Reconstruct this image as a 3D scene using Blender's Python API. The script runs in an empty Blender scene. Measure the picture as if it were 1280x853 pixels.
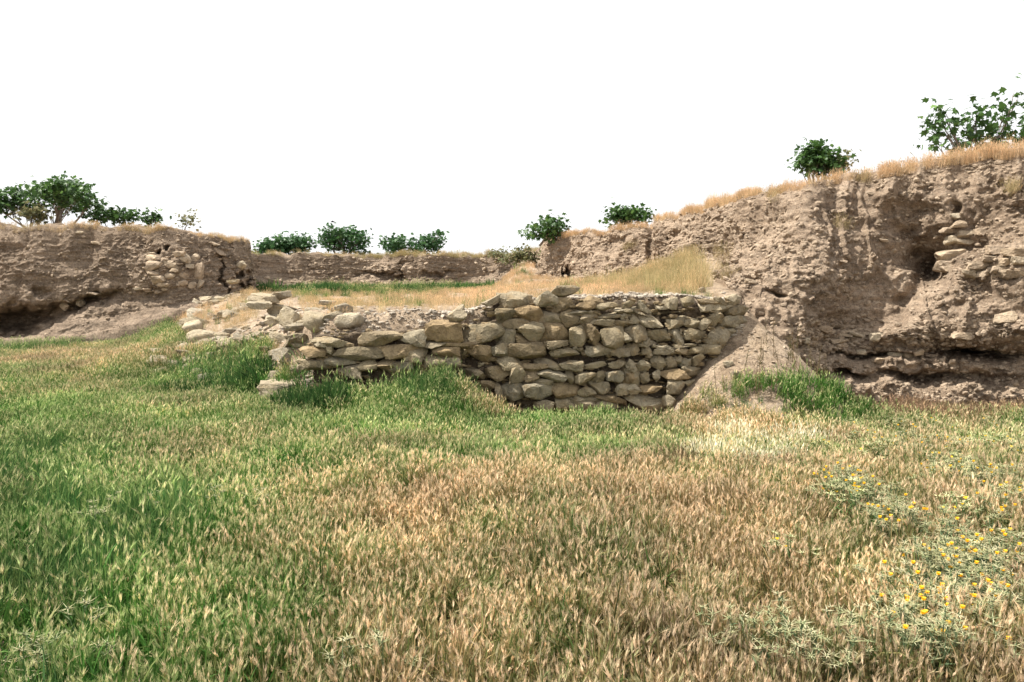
import bpy, math, random
import numpy as np
from math import radians as R

sc = bpy.context.scene
COL = sc.collection
random.seed(7)
RNG = np.random.default_rng(11)

# ------------------------------------------------------------------ camera
EYE = 1.65; FPX = 995.0; PITCH = math.atan((426.5 - 375.0) / FPX)
cd = bpy.data.cameras.new("camera"); cam = bpy.data.objects.new("camera", cd); COL.objects.link(cam)
cam.location = (0, 0, EYE); cam.rotation_euler = (math.pi / 2 - PITCH, 0, 0)
cd.sensor_width = 36; cd.lens = 36 * FPX / 1280; cd.clip_start = 0.05; cd.clip_end = 2000
sc.camera = cam

# ------------------------------------------------------------------ world, sun
SUN = np.array([-0.52, 0.0, 0.85]); SUN = SUN / np.linalg.norm(SUN)
elev = math.asin(SUN[2]); azim = math.atan2(SUN[0], SUN[1])
w = bpy.data.worlds.new("World"); sc.world = w; w.use_nodes = True
nt = w.node_tree; nt.nodes.clear()
sky = nt.nodes.new("ShaderNodeTexSky"); sky.sky_type = 'NISHITA'; sky.sun_disc = False
sky.sun_elevation = elev; sky.sun_rotation = azim; sky.dust_density = 3.0
mix = nt.nodes.new("ShaderNodeMixRGB"); mix.inputs[0].default_value = 0.90
mix.inputs[2].default_value = (11.2, 11.2, 11.2, 1)          # even bright veil of high cloud
bg = nt.nodes.new("ShaderNodeBackground"); bg.inputs[1].default_value = 0.060
out = nt.nodes.new("ShaderNodeOutputWorld")
nt.links.new(sky.outputs[0], mix.inputs[1]); nt.links.new(mix.outputs[0], bg.inputs[0]); nt.links.new(bg.outputs[0], out.inputs[0])
ld = bpy.data.lights.new("sun", 'SUN'); ld.energy = 5.0; ld.angle = R(0.53); ld.color = (1.0, 0.95, 0.86)
lo = bpy.data.objects.new("sun", ld); COL.objects.link(lo)
from mathutils import Vector
lo.rotation_euler = Vector((-SUN[0], -SUN[1], -SUN[2])).to_track_quat('-Z', 'Y').to_euler(); lo.location = (-20, 5, 40)
sc.view_settings.view_transform = 'Standard'; sc.view_settings.look = 'None'
sc.view_settings.exposure = 0.95; sc.view_settings.gamma = 1.0
sc.cycles.max_bounces = 5; sc.cycles.diffuse_bounces = 3; sc.cycles.transparent_max_bounces = 4
sc.render.use_persistent_data = False

# ------------------------------------------------------------------ maths helpers
CT, ST = math.cos(PITCH), math.sin(PITCH)
def at(px, py, Y):
    """world point seen at photo pixel (px,py) on the vertical plane at distance Y"""
    a = (px - 640) / FPX; b = (426.5 - py) / FPX
    dy = CT + b * ST; dz = -ST + b * CT; t = Y / dy
    return np.array([a * t, Y, EYE + dz * t])
def proj(P):
    P = np.asarray(P); y = P[..., 1]; z = P[..., 2] - EYE
    f = np.maximum(y * CT - z * ST, 1e-3); u = y * ST + z * CT
    return 640 + FPX * P[..., 0] / f, 426.5 - FPX * u / f

def _hash(ix, iy, iz, seed):
    h = (ix.astype(np.uint32) * np.uint32(374761393)) ^ (iy.astype(np.uint32) * np.uint32(668265263)) ^ (iz.astype(np.uint32) * np.uint32(2246822519)) ^ np.uint32((seed * 3266489917) & 0xffffffff)
    h ^= h >> np.uint32(15); h *= np.uint32(2246822519); h ^= h >> np.uint32(13); h *= np.uint32(3266489917); h ^= h >> np.uint32(16)
    return h
def noise(P, seed=0):
    """gradient noise, about -1..1"""
    P = np.asarray(P, dtype=np.float64)
    I = np.floor(P).astype(np.int64); F = P - I
    U = F * F * F * (F * (F * 6 - 15) + 10)
    res = 0
    for dx in (0, 1):
        for dy in (0, 1):
            for dz in (0, 1):
                h = _hash(I[..., 0] + dx, I[..., 1] + dy, I[..., 2] + dz, seed)
                gx = (h & np.uint32(1023)).astype(float) / 511.5 - 1
                gy = ((h >> np.uint32(10)) & np.uint32(1023)).astype(float) / 511.5 - 1
                gz = ((h >> np.uint32(20)) & np.uint32(1023)).astype(float) / 511.5 - 1
                d = gx * (F[..., 0] - dx) + gy * (F[..., 1] - dy) + gz * (F[..., 2] - dz)
                wt = (U[..., 0] if dx else 1 - U[..., 0]) * (U[..., 1] if dy else 1 - U[..., 1]) * (U[..., 2] if dz else 1 - U[..., 2])
                res = res + d * wt
    return res * 1.5
def fbm(P, oct=4, seed=0, gain=0.5):
    a, s, r = 1.0, 1.0, 0
    for o in range(oct):
        r = r + a * noise(P * s, seed + o); a *= gain; s *= 2.03
    return r
def worley(P, seed=0):
    P = np.asarray(P, dtype=np.float64); I = np.floor(P).astype(np.int64)
    f1 = np.full(P.shape[:-1], 9.0); f2 = np.full(P.shape[:-1], 9.0)
    for dx in (-1, 0, 1):
        for dy in (-1, 0, 1):
            for dz in (-1, 0, 1):
                h = _hash(I[..., 0] + dx, I[..., 1] + dy, I[..., 2] + dz, seed)
                q = np.stack([I[..., 0] + dx + (h & np.uint32(1023)) / 1023.0, I[..., 1] + dy + ((h >> np.uint32(10)) & np.uint32(1023)) / 1023.0,
                              I[..., 2] + dz + ((h >> np.uint32(20)) & np.uint32(1023)) / 1023.0], -1)
                d = np.sqrt(((q - P) ** 2).sum(-1))
                f2 = np.minimum(f2, np.maximum(f1, d)); f1 = np.minimum(f1, d)
    return f1, f2
def sstep(x, a=0.0, b=1.0):
    t = np.clip((x - a) / (b - a), 0, 1); return t * t * (3 - 2 * t)
def blob(px, py, cx, cy, rx, ry, ang=0.0, p=2.0):
    c, s = math.cos(R(ang)), math.sin(R(ang)); dx, dy = px - cx, py - cy
    u = (dx * c + dy * s) / rx; v = (-dx * s + dy * c) / ry
    return np.exp(-((u * u + v * v) ** (p / 2)))
def poly_sd(px, py, poly):
    """signed distance to a polygon, positive inside"""
    d = np.full(np.shape(px), 1e9); inside = np.zeros(np.shape(px), bool); n = len(poly)
    for i in range(n):
        x0, y0 = poly[i]; x1, y1 = poly[(i + 1) % n]
        ex, ey = x1 - x0, y1 - y0; t = np.clip(((px - x0) * ex + (py - y0) * ey) / (ex * ex + ey * ey), 0, 1)
        d = np.minimum(d, np.hypot(px - x0 - t * ex, py - y0 - t * ey))
        c = ((y0 > py) != (y1 > py)) & (px < (x1 - x0) * (py - y0) / (y1 - y0 + 1e-12) + x0); inside ^= c
    return np.where(inside, d, -d)

# ------------------------------------------------------------------ object helpers
def mesh_from(name, V, faces, mats, midx=None, smooth=True):
    me = bpy.data.meshes.new(name)
    V = np.ascontiguousarray(V, dtype=np.float32)
    if isinstance(faces, np.ndarray):
        k = faces.shape[1]; n = len(faces)
        me.vertices.add(len(V)); me.vertices.foreach_set("co", V.ravel())
        me.loops.add(n * k); me.loops.foreach_set("vertex_index", faces.ravel().astype(np.int32))
        me.polygons.add(n); me.polygons.foreach_set("loop_start", np.arange(0, n * k, k, dtype=np.int32))
        me.update(calc_edges=True)
    else:
        me.from_pydata(V.tolist(), [], faces); me.update()
    if not isinstance(mats, (list, tuple)): mats = [mats]
    for m in mats: me.materials.append(m)
    if midx is not None: me.polygons.foreach_set("material_index", np.asarray(midx, dtype=np.int32))
    me.polygons.foreach_set("use_smooth", np.full(len(me.polygons), smooth)); me.update()
    return me
def tag(o, label=None, cat=None, group=None, kind=None):
    if label: o['label'] = label
    if cat: o['category'] = cat
    if group: o['group'] = group
    if kind: o['kind'] = kind
    return o
def link(name, me, parent=None, loc=None):
    o = bpy.data.objects.new(name, me); COL.objects.link(o)
    if loc is not None: o.location = tuple(loc)
    if parent is not None: o.parent = parent
    return o
def empty(name, loc):
    o = bpy.data.objects.new(name, None); COL.objects.link(o); o.location = tuple(loc); o.empty_display_size = 0.2
    return o

# ------------------------------------------------------------------ materials
class NT:
    def __init__(s, name):
        s.m = bpy.data.materials.new(name); s.m.use_nodes = True; s.t = s.m.node_tree; s.t.nodes.clear()
        s.out = s.n('ShaderNodeOutputMaterial'); s.b = s.n('ShaderNodeBsdfPrincipled')
        s.l(s.b.outputs[0], s.out.inputs[0]); s.b.inputs['Roughness'].default_value = 0.95
        s.b.inputs['Specular IOR Level'].default_value = 0.15
        s.co = s.n('ShaderNodeTexCoord')
    def n(s, t): return s.t.nodes.new(t)
    def l(s, a, b): s.t.links.new(a, b)
    def noise(s, scale, detail=4, rough=0.6, vec=None, dist=0.0):
        q = s.n('ShaderNodeTexNoise'); q.inputs['Scale'].default_value = scale; q.inputs['Detail'].default_value = detail
        q.inputs['Roughness'].default_value = rough; q.inputs['Distortion'].default_value = dist
        s.l(vec if vec is not None else s.co.outputs['Object'], q.inputs['Vector']); return q.outputs[0]
    def vor(s, scale, feat='F1', vec=None):
        q = s.n('ShaderNodeTexVoronoi'); q.feature = feat; q.inputs['Scale'].default_value = scale
        s.l(vec if vec is not None else s.co.outputs['Object'], q.inputs['Vector']); return q
    def mapv(s, scale, src=None):
        q = s.n('ShaderNodeMapping'); q.inputs['Scale'].default_value = scale
        s.l(src if src is not None else s.co.outputs['Object'], q.inputs[0]); return q.outputs[0]
    def ramp(s, fac, stops):
        q = s.n('ShaderNodeValToRGB'); e = q.color_ramp.elements
        while len(e) < len(stops): e.new(0.5)
        for i, (p, c) in enumerate(stops):
            e[i].position = p; e[i].color = (c[0], c[1], c[2], 1) if not np.isscalar(c) else (c, c, c, 1)
        s.l(fac, q.inputs[0]); return q.outputs[0]
    def mix(s, fac, a, b, mode='MIX'):
        q = s.n('ShaderNodeMixRGB'); q.blend_type = mode
        for i, v in ((0, fac), (1, a), (2, b)):
            if hasattr(v, 'is_linked') or hasattr(v, 'links'): s.l(v, q.inputs[i])
            elif i == 0: q.inputs[0].default_value = v
            else: q.inputs[i].default_value = (v[0], v[1], v[2], 1)
        return q.outputs[0]
    def math(s, op, a, b=0.0):
        q = s.n('ShaderNodeMath'); q.operation = op
        for i, v in ((0, a), (1, b)):
            if hasattr(v, 'links'): s.l(v, q.inputs[i])
            else: q.inputs[i].default_value = v
        return q.outputs[0]
    def bump(s, h, strength, dist, prev=None):
        q = s.n('ShaderNodeBump'); q.inputs['Strength'].default_value = strength; q.inputs['Distance'].default_value = dist
        s.l(h, q.inputs['Height'])
        if prev is not None: s.l(prev, q.inputs['Normal'])
        return q.outputs[0]
    def attr(s, name, typ='INSTANCER'):
        q = s.n('ShaderNodeAttribute'); q.attribute_type = typ; q.attribute_name = name; return q
    def rnd(s): return s.n('ShaderNodeObjectInfo').outputs['Random']
    def color(s, c): s.l(c, s.b.inputs['Base Color'])
    def normal(s, c): s.l(c, s.b.inputs['Normal'])

def mat_earth(name, c0, c1, c2, pale):
    k = NT(name)
    big = k.noise(0.45, 4, 0.6); mid = k.noise(2.2, 6, 0.65, dist=0.4); fine = k.noise(14, 6, 0.7)
    c = k.ramp(mid, [(0.3, c0), (0.5, c1), (0.72, c2)])
    c = k.mix(k.math('MULTIPLY', k.ramp(big, [(0.4, 0.0), (0.65, 1.0)]), 0.5), c, pale)
    st = k.noise(1.0, 5, 0.7, k.mapv((0.6, 0.6, 7.0)))
    c = k.mix(k.math('MULTIPLY', k.ramp(st, [(0.42, 0.0), (0.66, 1.0)]), 0.6), c, (c0[0] * 0.62, c0[1] * 0.6, c0[2] * 0.6))
    c = k.mix(0.75, c, k.ramp(fine, [(0.3, 0.22), (0.48, 0.8), (0.7, 1.2)]), 'MULTIPLY')
    spk = k.noise(38, 3, 0.6); c = k.mix(0.6, c, k.ramp(spk, [(0.32, 0.3), (0.45, 0.95), (0.7, 1.15)]), 'MULTIPLY')
    # small pale pebbles and dark pits
    v = k.vor(26); sel = k.ramp(v.outputs['Color'], [(0.0, 0), (1, 1)])
    peb = k.math('MULTIPLY', k.math('LESS_THAN', v.outputs['Distance'], 0.27), k.math('GREATER_THAN', sel, 0.66))
    c = k.mix(k.math('MULTIPLY', peb, 0.55), c, (0.50, 0.44, 0.36))
    v2 = k.vor(11); pit = k.math('MULTIPLY', k.math('LESS_THAN', v2.outputs['Distance'], 0.16), k.math('GREATER_THAN', v2.outputs['Color'], 0.62))
    k.color(c)
    b = k.bump(mid, 0.8, 0.15); b = k.bump(fine, 1.0, 0.06, b); b = k.bump(k.noise(45, 4, 0.7), 1.0, 0.02, b)
    b = k.bump(k.math('SUBTRACT', peb, k.math('MULTIPLY', pit, 1.6)), 0.8, 0.02, b); k.normal(b)
    return k.m
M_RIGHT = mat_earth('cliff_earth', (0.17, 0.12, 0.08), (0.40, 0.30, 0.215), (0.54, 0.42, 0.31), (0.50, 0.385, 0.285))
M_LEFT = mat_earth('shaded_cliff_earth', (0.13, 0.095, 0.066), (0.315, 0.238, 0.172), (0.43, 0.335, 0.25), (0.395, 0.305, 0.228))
M_GROUND = mat_earth('ground_soil', (0.27, 0.195, 0.13), (0.47, 0.36, 0.255), (0.58, 0.46, 0.34), (0.55, 0.43, 0.315))
M_CORE = mat_earth('joint_earth', (0.09, 0.065, 0.045), (0.17, 0.13, 0.09), (0.26, 0.20, 0.14), (0.2, 0.155, 0.11))

def mat_stone(name, cols, lichen=(0.30, 0.25, 0.12)):
    k = NT(name); r = k.rnd()
    off = k.n('ShaderNodeVectorMath'); off.operation = 'ADD'; k.l(k.co.outputs['Object'], off.inputs[0])
    cmb = k.n('ShaderNodeCombineXYZ'); k.l(k.math('MULTIPLY', r, 37.0), cmb.inputs[0]); k.l(k.math('MULTIPLY', r, 91.0), cmb.inputs[1]); k.l(cmb.outputs[0], off.inputs[1])
    v = off.outputs[0]
    c = k.ramp(r, [(i / (len(cols) - 1), cc) for i, cc in enumerate(cols)])
    n1 = k.noise(4.5, 6, 0.68, v, 0.5); n2 = k.noise(30, 5, 0.7, v)
    c = k.mix(0.75, c, k.ramp(n1, [(0.32, 0.3), (0.5, 0.9), (0.68, 1.3)]), 'MULTIPLY')
    c = k.mix(k.math('MULTIPLY', k.ramp(k.noise(7, 4, 0.6, v), [(0.5, 0.0), (0.66, 1.0)]), 0.45), c, lichen)
    c = k.mix(0.5, c, k.ramp(n2, [(0.3, 0.55), (0.6, 1.15)]), 'MULTIPLY')
    k.color(c)
    b = k.bump(n1, 0.9, 0.09); b = k.bump(n2, 1.0, 0.03, b); b = k.bump(k.noise(110, 3, 0.7, v), 0.6, 0.004, b); k.normal(b)
    return k.m
M_WALL = mat_stone('wall_stone', [(0.29, 0.235, 0.15), (0.39, 0.325, 0.22), (0.23, 0.19, 0.125), (0.36, 0.26, 0.15), (0.31, 0.27, 0.195), (0.44, 0.37, 0.26), (0.28, 0.23, 0.155)], (0.33, 0.235, 0.125))
M_PALE = mat_stone('pale_rock', [(0.46, 0.39, 0.28), (0.40, 0.33, 0.23), (0.50, 0.44, 0.34)], (0.34, 0.26, 0.14))
M_CLIFFSTONE = mat_stone('cliff_stone', [(0.42, 0.32, 0.22), (0.50, 0.40, 0.29), (0.38, 0.29, 0.21), (0.52, 0.44, 0.32)], (0.36, 0.27, 0.18))
M_GRAVEL = mat_stone('gravel', [(0.45, 0.38, 0.30), (0.55, 0.48, 0.39)], (0.20, 0.17, 0.15))

def mat_plant(name, green, dry, vargain=0.5, transl=0.35, power=1.0):
    """leaf/head colour between a green and a dry tone, per instance ('dry', 'lum') and per blade ('var')"""
    k = NT(name)
    dry_a = k.attr('dry').outputs['Fac']; lum = k.attr('lum').outputs['Fac']; var = k.attr('var', 'GEOMETRY').outputs['Fac']
    f = k.math('ADD', dry_a, k.math('MULTIPLY', k.math('SUBTRACT', var, 0.5), vargain))
    fn = k.n('ShaderNodeClamp'); k.l(f, fn.inputs[0])
    c = k.mix(k.math('POWER', fn.outputs[0], power), green, dry)
    sc_ = k.math('MULTIPLY', lum, k.math('ADD', 0.6, k.math('MULTIPLY', var, 0.8)))
    cm = k.n('ShaderNodeCombineXYZ'); [k.l(sc_, cm.inputs[i]) for i in range(3)]
    c = k.mix(1.0, c, cm.outputs[0], 'MULTIPLY')
    k.color(c); k.b.inputs['Roughness'].default_value = 0.7
    tr = k.n('ShaderNodeBsdfTranslucent'); k.l(c, tr.inputs[0]); ms = k.n('ShaderNodeMixShader'); ms.inputs[0].default_value = transl
    k.l(k.b.outputs[0], ms.inputs[1]); k.l(tr.outputs[0], ms.inputs[2]); k.l(ms.outputs[0], k.out.inputs[0])
    return k.m
M_BLADE = mat_plant('barley_leaf', (0.06, 0.165, 0.028), (0.30, 0.22, 0.105), 0.6, 0.35, 2.0)
M_HEAD = mat_plant('barley_head', (0.32, 0.43, 0.15), (0.70, 0.535, 0.355), 1.1)
M_LUSH = mat_plant('lush_leaf', (0.06, 0.145, 0.038), (0.27, 0.30, 0.10), 0.9)
M_STRAW = mat_plant('straw', (0.30, 0.30, 0.12), (0.63, 0.455, 0.28), 0.5)
M_SPINE = mat_plant('thistle_spine', (0.50, 0.54, 0.30), (0.70, 0.66, 0.44), 0.7, 0.1)
M_THLEAF = mat_plant('thistle_leaf', (0.07, 0.15, 0.045), (0.16, 0.20, 0.08), 0.6)
M_YELLOW = mat_plant('thistle_flower', (0.85, 0.52, 0.02), (0.85, 0.50, 0.03), 0.1, 0.2)
M_RUSSET = mat_plant('russet_weed', (0.16, 0.16, 0.06), (0.27, 0.175, 0.115), 0.8)

# plain material versions (no instancer attributes) for stand-alone plants
def mat_leaf(name, ca, cb, cc, rough=0.5):
    k = NT(name)
    var = k.attr('var', 'GEOMETRY').outputs['Fac']
    c = k.ramp(var, [(0.0, ca), (0.6, cb), (1.0, cc)])
    k.color(c); k.b.inputs['Roughness'].default_value = rough; k.b.inputs['Specular IOR Level'].default_value = 0.4
    tr = k.n('ShaderNodeBsdfTranslucent'); k.l(c, tr.inputs[0]); ms = k.n('ShaderNodeMixShader'); ms.inputs[0].default_value = 0.3
    k.l(k.b.outputs[0], ms.inputs[1]); k.l(tr.outputs[0], ms.inputs[2]); k.l(ms.outputs[0], k.out.inputs[0])
    return k.m
M_FIG = mat_leaf('fig_leaf', (0.03, 0.07, 0.02), (0.06, 0.13, 0.03), (0.15, 0.26, 0.07))
M_FIGDARK = mat_leaf('small_fig_leaf', (0.03, 0.085, 0.03), (0.055, 0.13, 0.04), (0.10, 0.19, 0.06))
M_OLIVE = mat_leaf('scrub_leaf', (0.10, 0.12, 0.055), (0.20, 0.19, 0.09), (0.34, 0.28, 0.14), 0.8)
k = NT('bark'); k.color(k.ramp(k.noise(9, 5, 0.6, k.mapv((1, 1, 0.2))), [(0.3, (0.12, 0.09, 0.07)), (0.7, (0.30, 0.25, 0.21))])); k.normal(k.bump(k.noise(20, 4, 0.6), 0.6, 0.02)); M_BARK = k.m
k = NT('dark_feather'); k.color(k.ramp(k.noise(30), [(0.3, (0.02, 0.02, 0.022)), (0.7, (0.06, 0.05, 0.05))])); M_BIRD = k.m

# ------------------------------------------------------------------ ground
BND = [(9, 24, .3), (5.6, 16.5, .3), (3.95, 13.25, .2), (3.55, 12.42, .12), (-0.75, 12.22, .15), (-0.95, 12.05, .5), (-3.1, 11.95, .8), (-4.1, 12.4, 1.3), (-5.2, 13.6, 2.2), (-7.0, 15.4, 3.2), (-9.2, 18.5, 4.0), (-11.5, 22, 4.5), (-14, 27, 4.5), (-18, 45, 4.5)]
def ground_z(X, Y, fine=True):
    X = np.asarray(X, float); Y = np.asarray(Y, float)
    P2 = np.stack([X, Y, np.zeros_like(X)], -1)
    F = -0.22 * sstep(Y, 5, 10.5) * (1 - sstep(Y, 14, 20)) * (0.25 + 0.75 * sstep(X, -1.3, -0.3)) + 0.05 * noise(P2 * 0.5, 3) + 0.03 * noise(P2 * 1.7, 4)
    F = F + 0.50 * np.exp(-((X + 1.05) / 0.62) ** 2 - ((Y - 11.65) / 0.7) ** 2) + 0.32 * np.exp(-((X + 2.4) / 1.0) ** 2 - ((Y - 12.1) / 0.8) ** 2)
    F = F + 0.45 * sstep(Y, 13.2, 17.5) * sstep(-X, 4.0, 5.5) * sstep(X, -11, -7)
    dc = np.hypot((X - 3.68) * (1.0 + 0.22 * (X < 3.68)), (Y - 12.7) * 0.95)
    F = F + 1.85 * np.maximum(0, 1 - dc / 1.95) ** 1.12 * (.95 + .12 * noise(P2 * 1.5, 12)) * sstep(X, 1.5, 2.6)
    base = 1.40 + 0.26 * sstep(X, -1.0, 0.2)
    P = base + (0.029 + 0.011 * sstep(X, 0, 2)) * np.maximum(Y - 12.5, -2) + 0.12 * noise(P2 * 0.4, 9) + 0.08 * noise(P2 * 1.3, 10)
    P = P - 0.25 * np.exp(-((X + 5.5) / 4.5) ** 2 - ((Y - 22) / 4.0) ** 2)
    P = P + 0.75 * np.exp(-((X - 4.6) / 1.3) ** 2 - ((Y - 18.0) / 3.6) ** 2)
    P = P + 0.75 * np.exp(-((X - 0.55) / 0.9) ** 2 - ((Y - 35.0) / 4.5) ** 2)
    sd = np.full(X.shape, 1e9); wd = np.full(X.shape, 1.0)
    poly = [(b[0], b[1]) for b in BND]
    for i in range(len(poly) - 1):
        x0, y0 = poly[i]; x1, y1 = poly[i + 1]; ex, ey = x1 - x0, y1 - y0
        t = np.clip(((X - x0) * ex + (Y - y0) * ey) / (ex * ex + ey * ey), 0, 1)
        d = np.hypot(X - x0 - t * ex, Y - y0 - t * ey); s = (ex * (Y - y0) - ey * (X - x0)) < 0
        wv = BND[i][2] * (1 - t) + BND[i + 1][2] * t; m = d < np.abs(sd)
        sd = np.where(m, np.where(s, d, -d), sd); wd = np.where(m, wv, wd)
    m = sstep(sd / wd)
    z = F + m * (P - F)
    rough = np.exp(-((X + 3.9) / 2.6) ** 2 - ((Y - 14.2) / 2.6) ** 2) + .35 * np.exp(-dc ** 2 / 3)
    if fine:
        z = z + rough * (0.10 * fbm(P2 * 1.6, 4, 21) + 0.03 * noise(P2 * 9, 5))
    return z
def axis(segs):
    o = []
    for a, b, s in segs: o += list(np.arange(a, b, s))
    return np.array(o + [segs[-1][1]])
gx = axis([(-260, -60, 20), (-60, -24, 3), (-24, -8, 0.22), (-8, 6, 0.055), (6, 12, 0.16), (12, 30, 1.5), (30, 260, 23)])
gy = axis([(-60, 0, 6), (0, 10.5, 0.16), (10.5, 18, 0.055), (18, 44, 0.2), (44, 60, 1.6), (60, 400, 34)])
GX, GY = np.meshgrid(gx, gy, indexing='ij'); GZ = ground_z(GX, GY)
def grid_faces(n, m, off=0):
    i, j = np.meshgrid(np.arange(n - 1), np.arange(m - 1), indexing='ij'); a = (i * m + j).ravel() + off
    return np.stack([a, a + m, a + m + 1, a + 1], 1)
me = mesh_from('ground', np.stack([GX, GY, GZ], -1).reshape(-1, 3), grid_faces(len(gx), len(gy)), M_GROUND)
tag(link('ground', me), 'uneven sandy soil floor of the excavation under the grass', kind='structure')

# ------------------------------------------------------------------ cliffs
#        foot X,   Y,    z | rim X,   Y,    z | talus height frac, talus run frac | column spacing
ST_ = [
 (-48, 20, 0, -50, 24, 4.2, .15, .5, 1.0), (-30, 25.5, 0, -31, 28, 4.3, .15, .5, .5), (-20, 26.2, -.1, -20.5, 28.8, 4.35, .12, .45, .07), (-17.2, 26.6, 0.1, -17.3, 28.0, 4.25, .15, .5, .05),
 (-14.2, 26.6, .5, -14.3, 28.0, 4.27, .15, .5, .045), (-11.6, 26.4, 1.05, -12.2, 28.0, 4.15, .12, .45, .045), (-10.0, 27.3, 1.6, -10.8, 28.7, 4.02, .10, .4, .045), (-9.45, 29.6, 1.9, -10.2, 30.5, 3.95, .08, .35, .06), (-10.8, 34.0, 2.2, -11.7, 35.2, 4.0, .1, .4, .10),
 (-12.6, 38.5, 2.4, -13.3, 39.8, 4.0, .3, .6, .10), (-11.6, 41.3, 2.4, -12.0, 42.2, 4.08, .25, .55, .07), (-8.8, 42.0, 2.4, -8.9, 42.6, 4.1, .2, .5, .06), (-7.2, 41.7, 2.4, -7.3, 43.2, 4.02, .55, .7, .06), (-4.5, 41.8, 2.4, -4.4, 42.3, 4.08, .15, .5, .06), (-1.6, 42.2, 2.5, -1.5, 43.0, 4.05, .3, .6, .06), (0.2, 40.0, 3.0, 0.6, 41.6, 4.1, .3, .6, .08),
 (0.95, 35.5, 2.7, 1.5, 36.6, 4.15, .1, .3, .08), (1.0, 31.0, 2.35, 1.5, 31.3, 4.05, .06, .3, .05), (1.75, 28.6, 2.3, 2.15, 29.4, 4.05, .06, .3, .035), (3.1, 26.6, 2.3, 3.6, 27.7, 4.12, .06, .3, .035), (4.4, 25.4, 2.4, 5.0, 27.0, 4.15, .06, .3, .05), (4.0, 23.4, 2.4, 4.45, 24.4, 4.12, .08, .3, .04),
 (3.95, 20.5, 2.5, 4.75, 22.0, 4.06, .12, .4, .035), (4.1, 17.4, 2.3, 5.02, 19.2, 4.04, .25, .45, .03), (3.8, 13.9, 1.9, 5.15, 16.8, 3.83, .22, .35, .025), (3.60, 12.35, 1.0, 5.25, 15.6, 3.80, .12, .22, .022), (4.3, 12.55, .3, 5.6, 15.0, 3.84, .05, .1, .02), (5.5, 13.2, 0, 6.8, 15.0, 4.09, .05, .12, .02), (7.0, 13.05, 0, 8.0, 14.5, 4.27, .05, .15, .02), (8.6, 12.75, 0, 9.1, 13.9, 4.36, .05, .15, .022), (10.5, 12.0, 0, 11.2, 13.6, 4.5, .05, .2, .06), (13.5, 9.5, 0, 14.6, 10.8, 4.5, .1, .3, .25), (19, 4, 0, 20.5, 4.8, 4.4, .1, .3, .6), (30, -6, 0, 31.5, -5.5, 4.3, .1, .3, 1.0)]
S = np.array(ST_)
cols = []
for i in range(len(S) - 1):
    L = np.hypot(*(S[i + 1, :2] - S[i, :2])); L2 = np.hypot(*(S[i + 1, 3:5] - S[i, 3:5]))
    n = max(2, int(round(max(L, L2) / (0.5 * (S[i, 8] + S[i + 1, 8]))))); cols += list(i + np.arange(n) / n)
cols = np.array(cols + [len(S) - 1.0])
def catmull(u):
    i = np.clip(np.floor(u).astype(int), 0, len(S) - 2); t = (u - i)[:, None]
    # monotone-ish: blend of linear and catmull
    p0 = S[np.maximum(i - 1, 0), :8]; p1 = S[i, :8]; p2 = S[i + 1, :8]; p3 = S[np.minimum(i + 2, len(S) - 1), :8]
    cr = 0.5 * (2 * p1 + (p2 - p0) * t + (2 * p0 - 5 * p1 + 4 * p2 - p3) * t * t + (-p0 + 3 * p1 - 3 * p2 + p3) * t ** 3)
    return 0.5 * cr + 0.5 * (p1 * (1 - t) + p2 * t)
SC_ = catmull(cols)
NR = 190
CEN = np.array([-3.0, 20.0])
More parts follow.
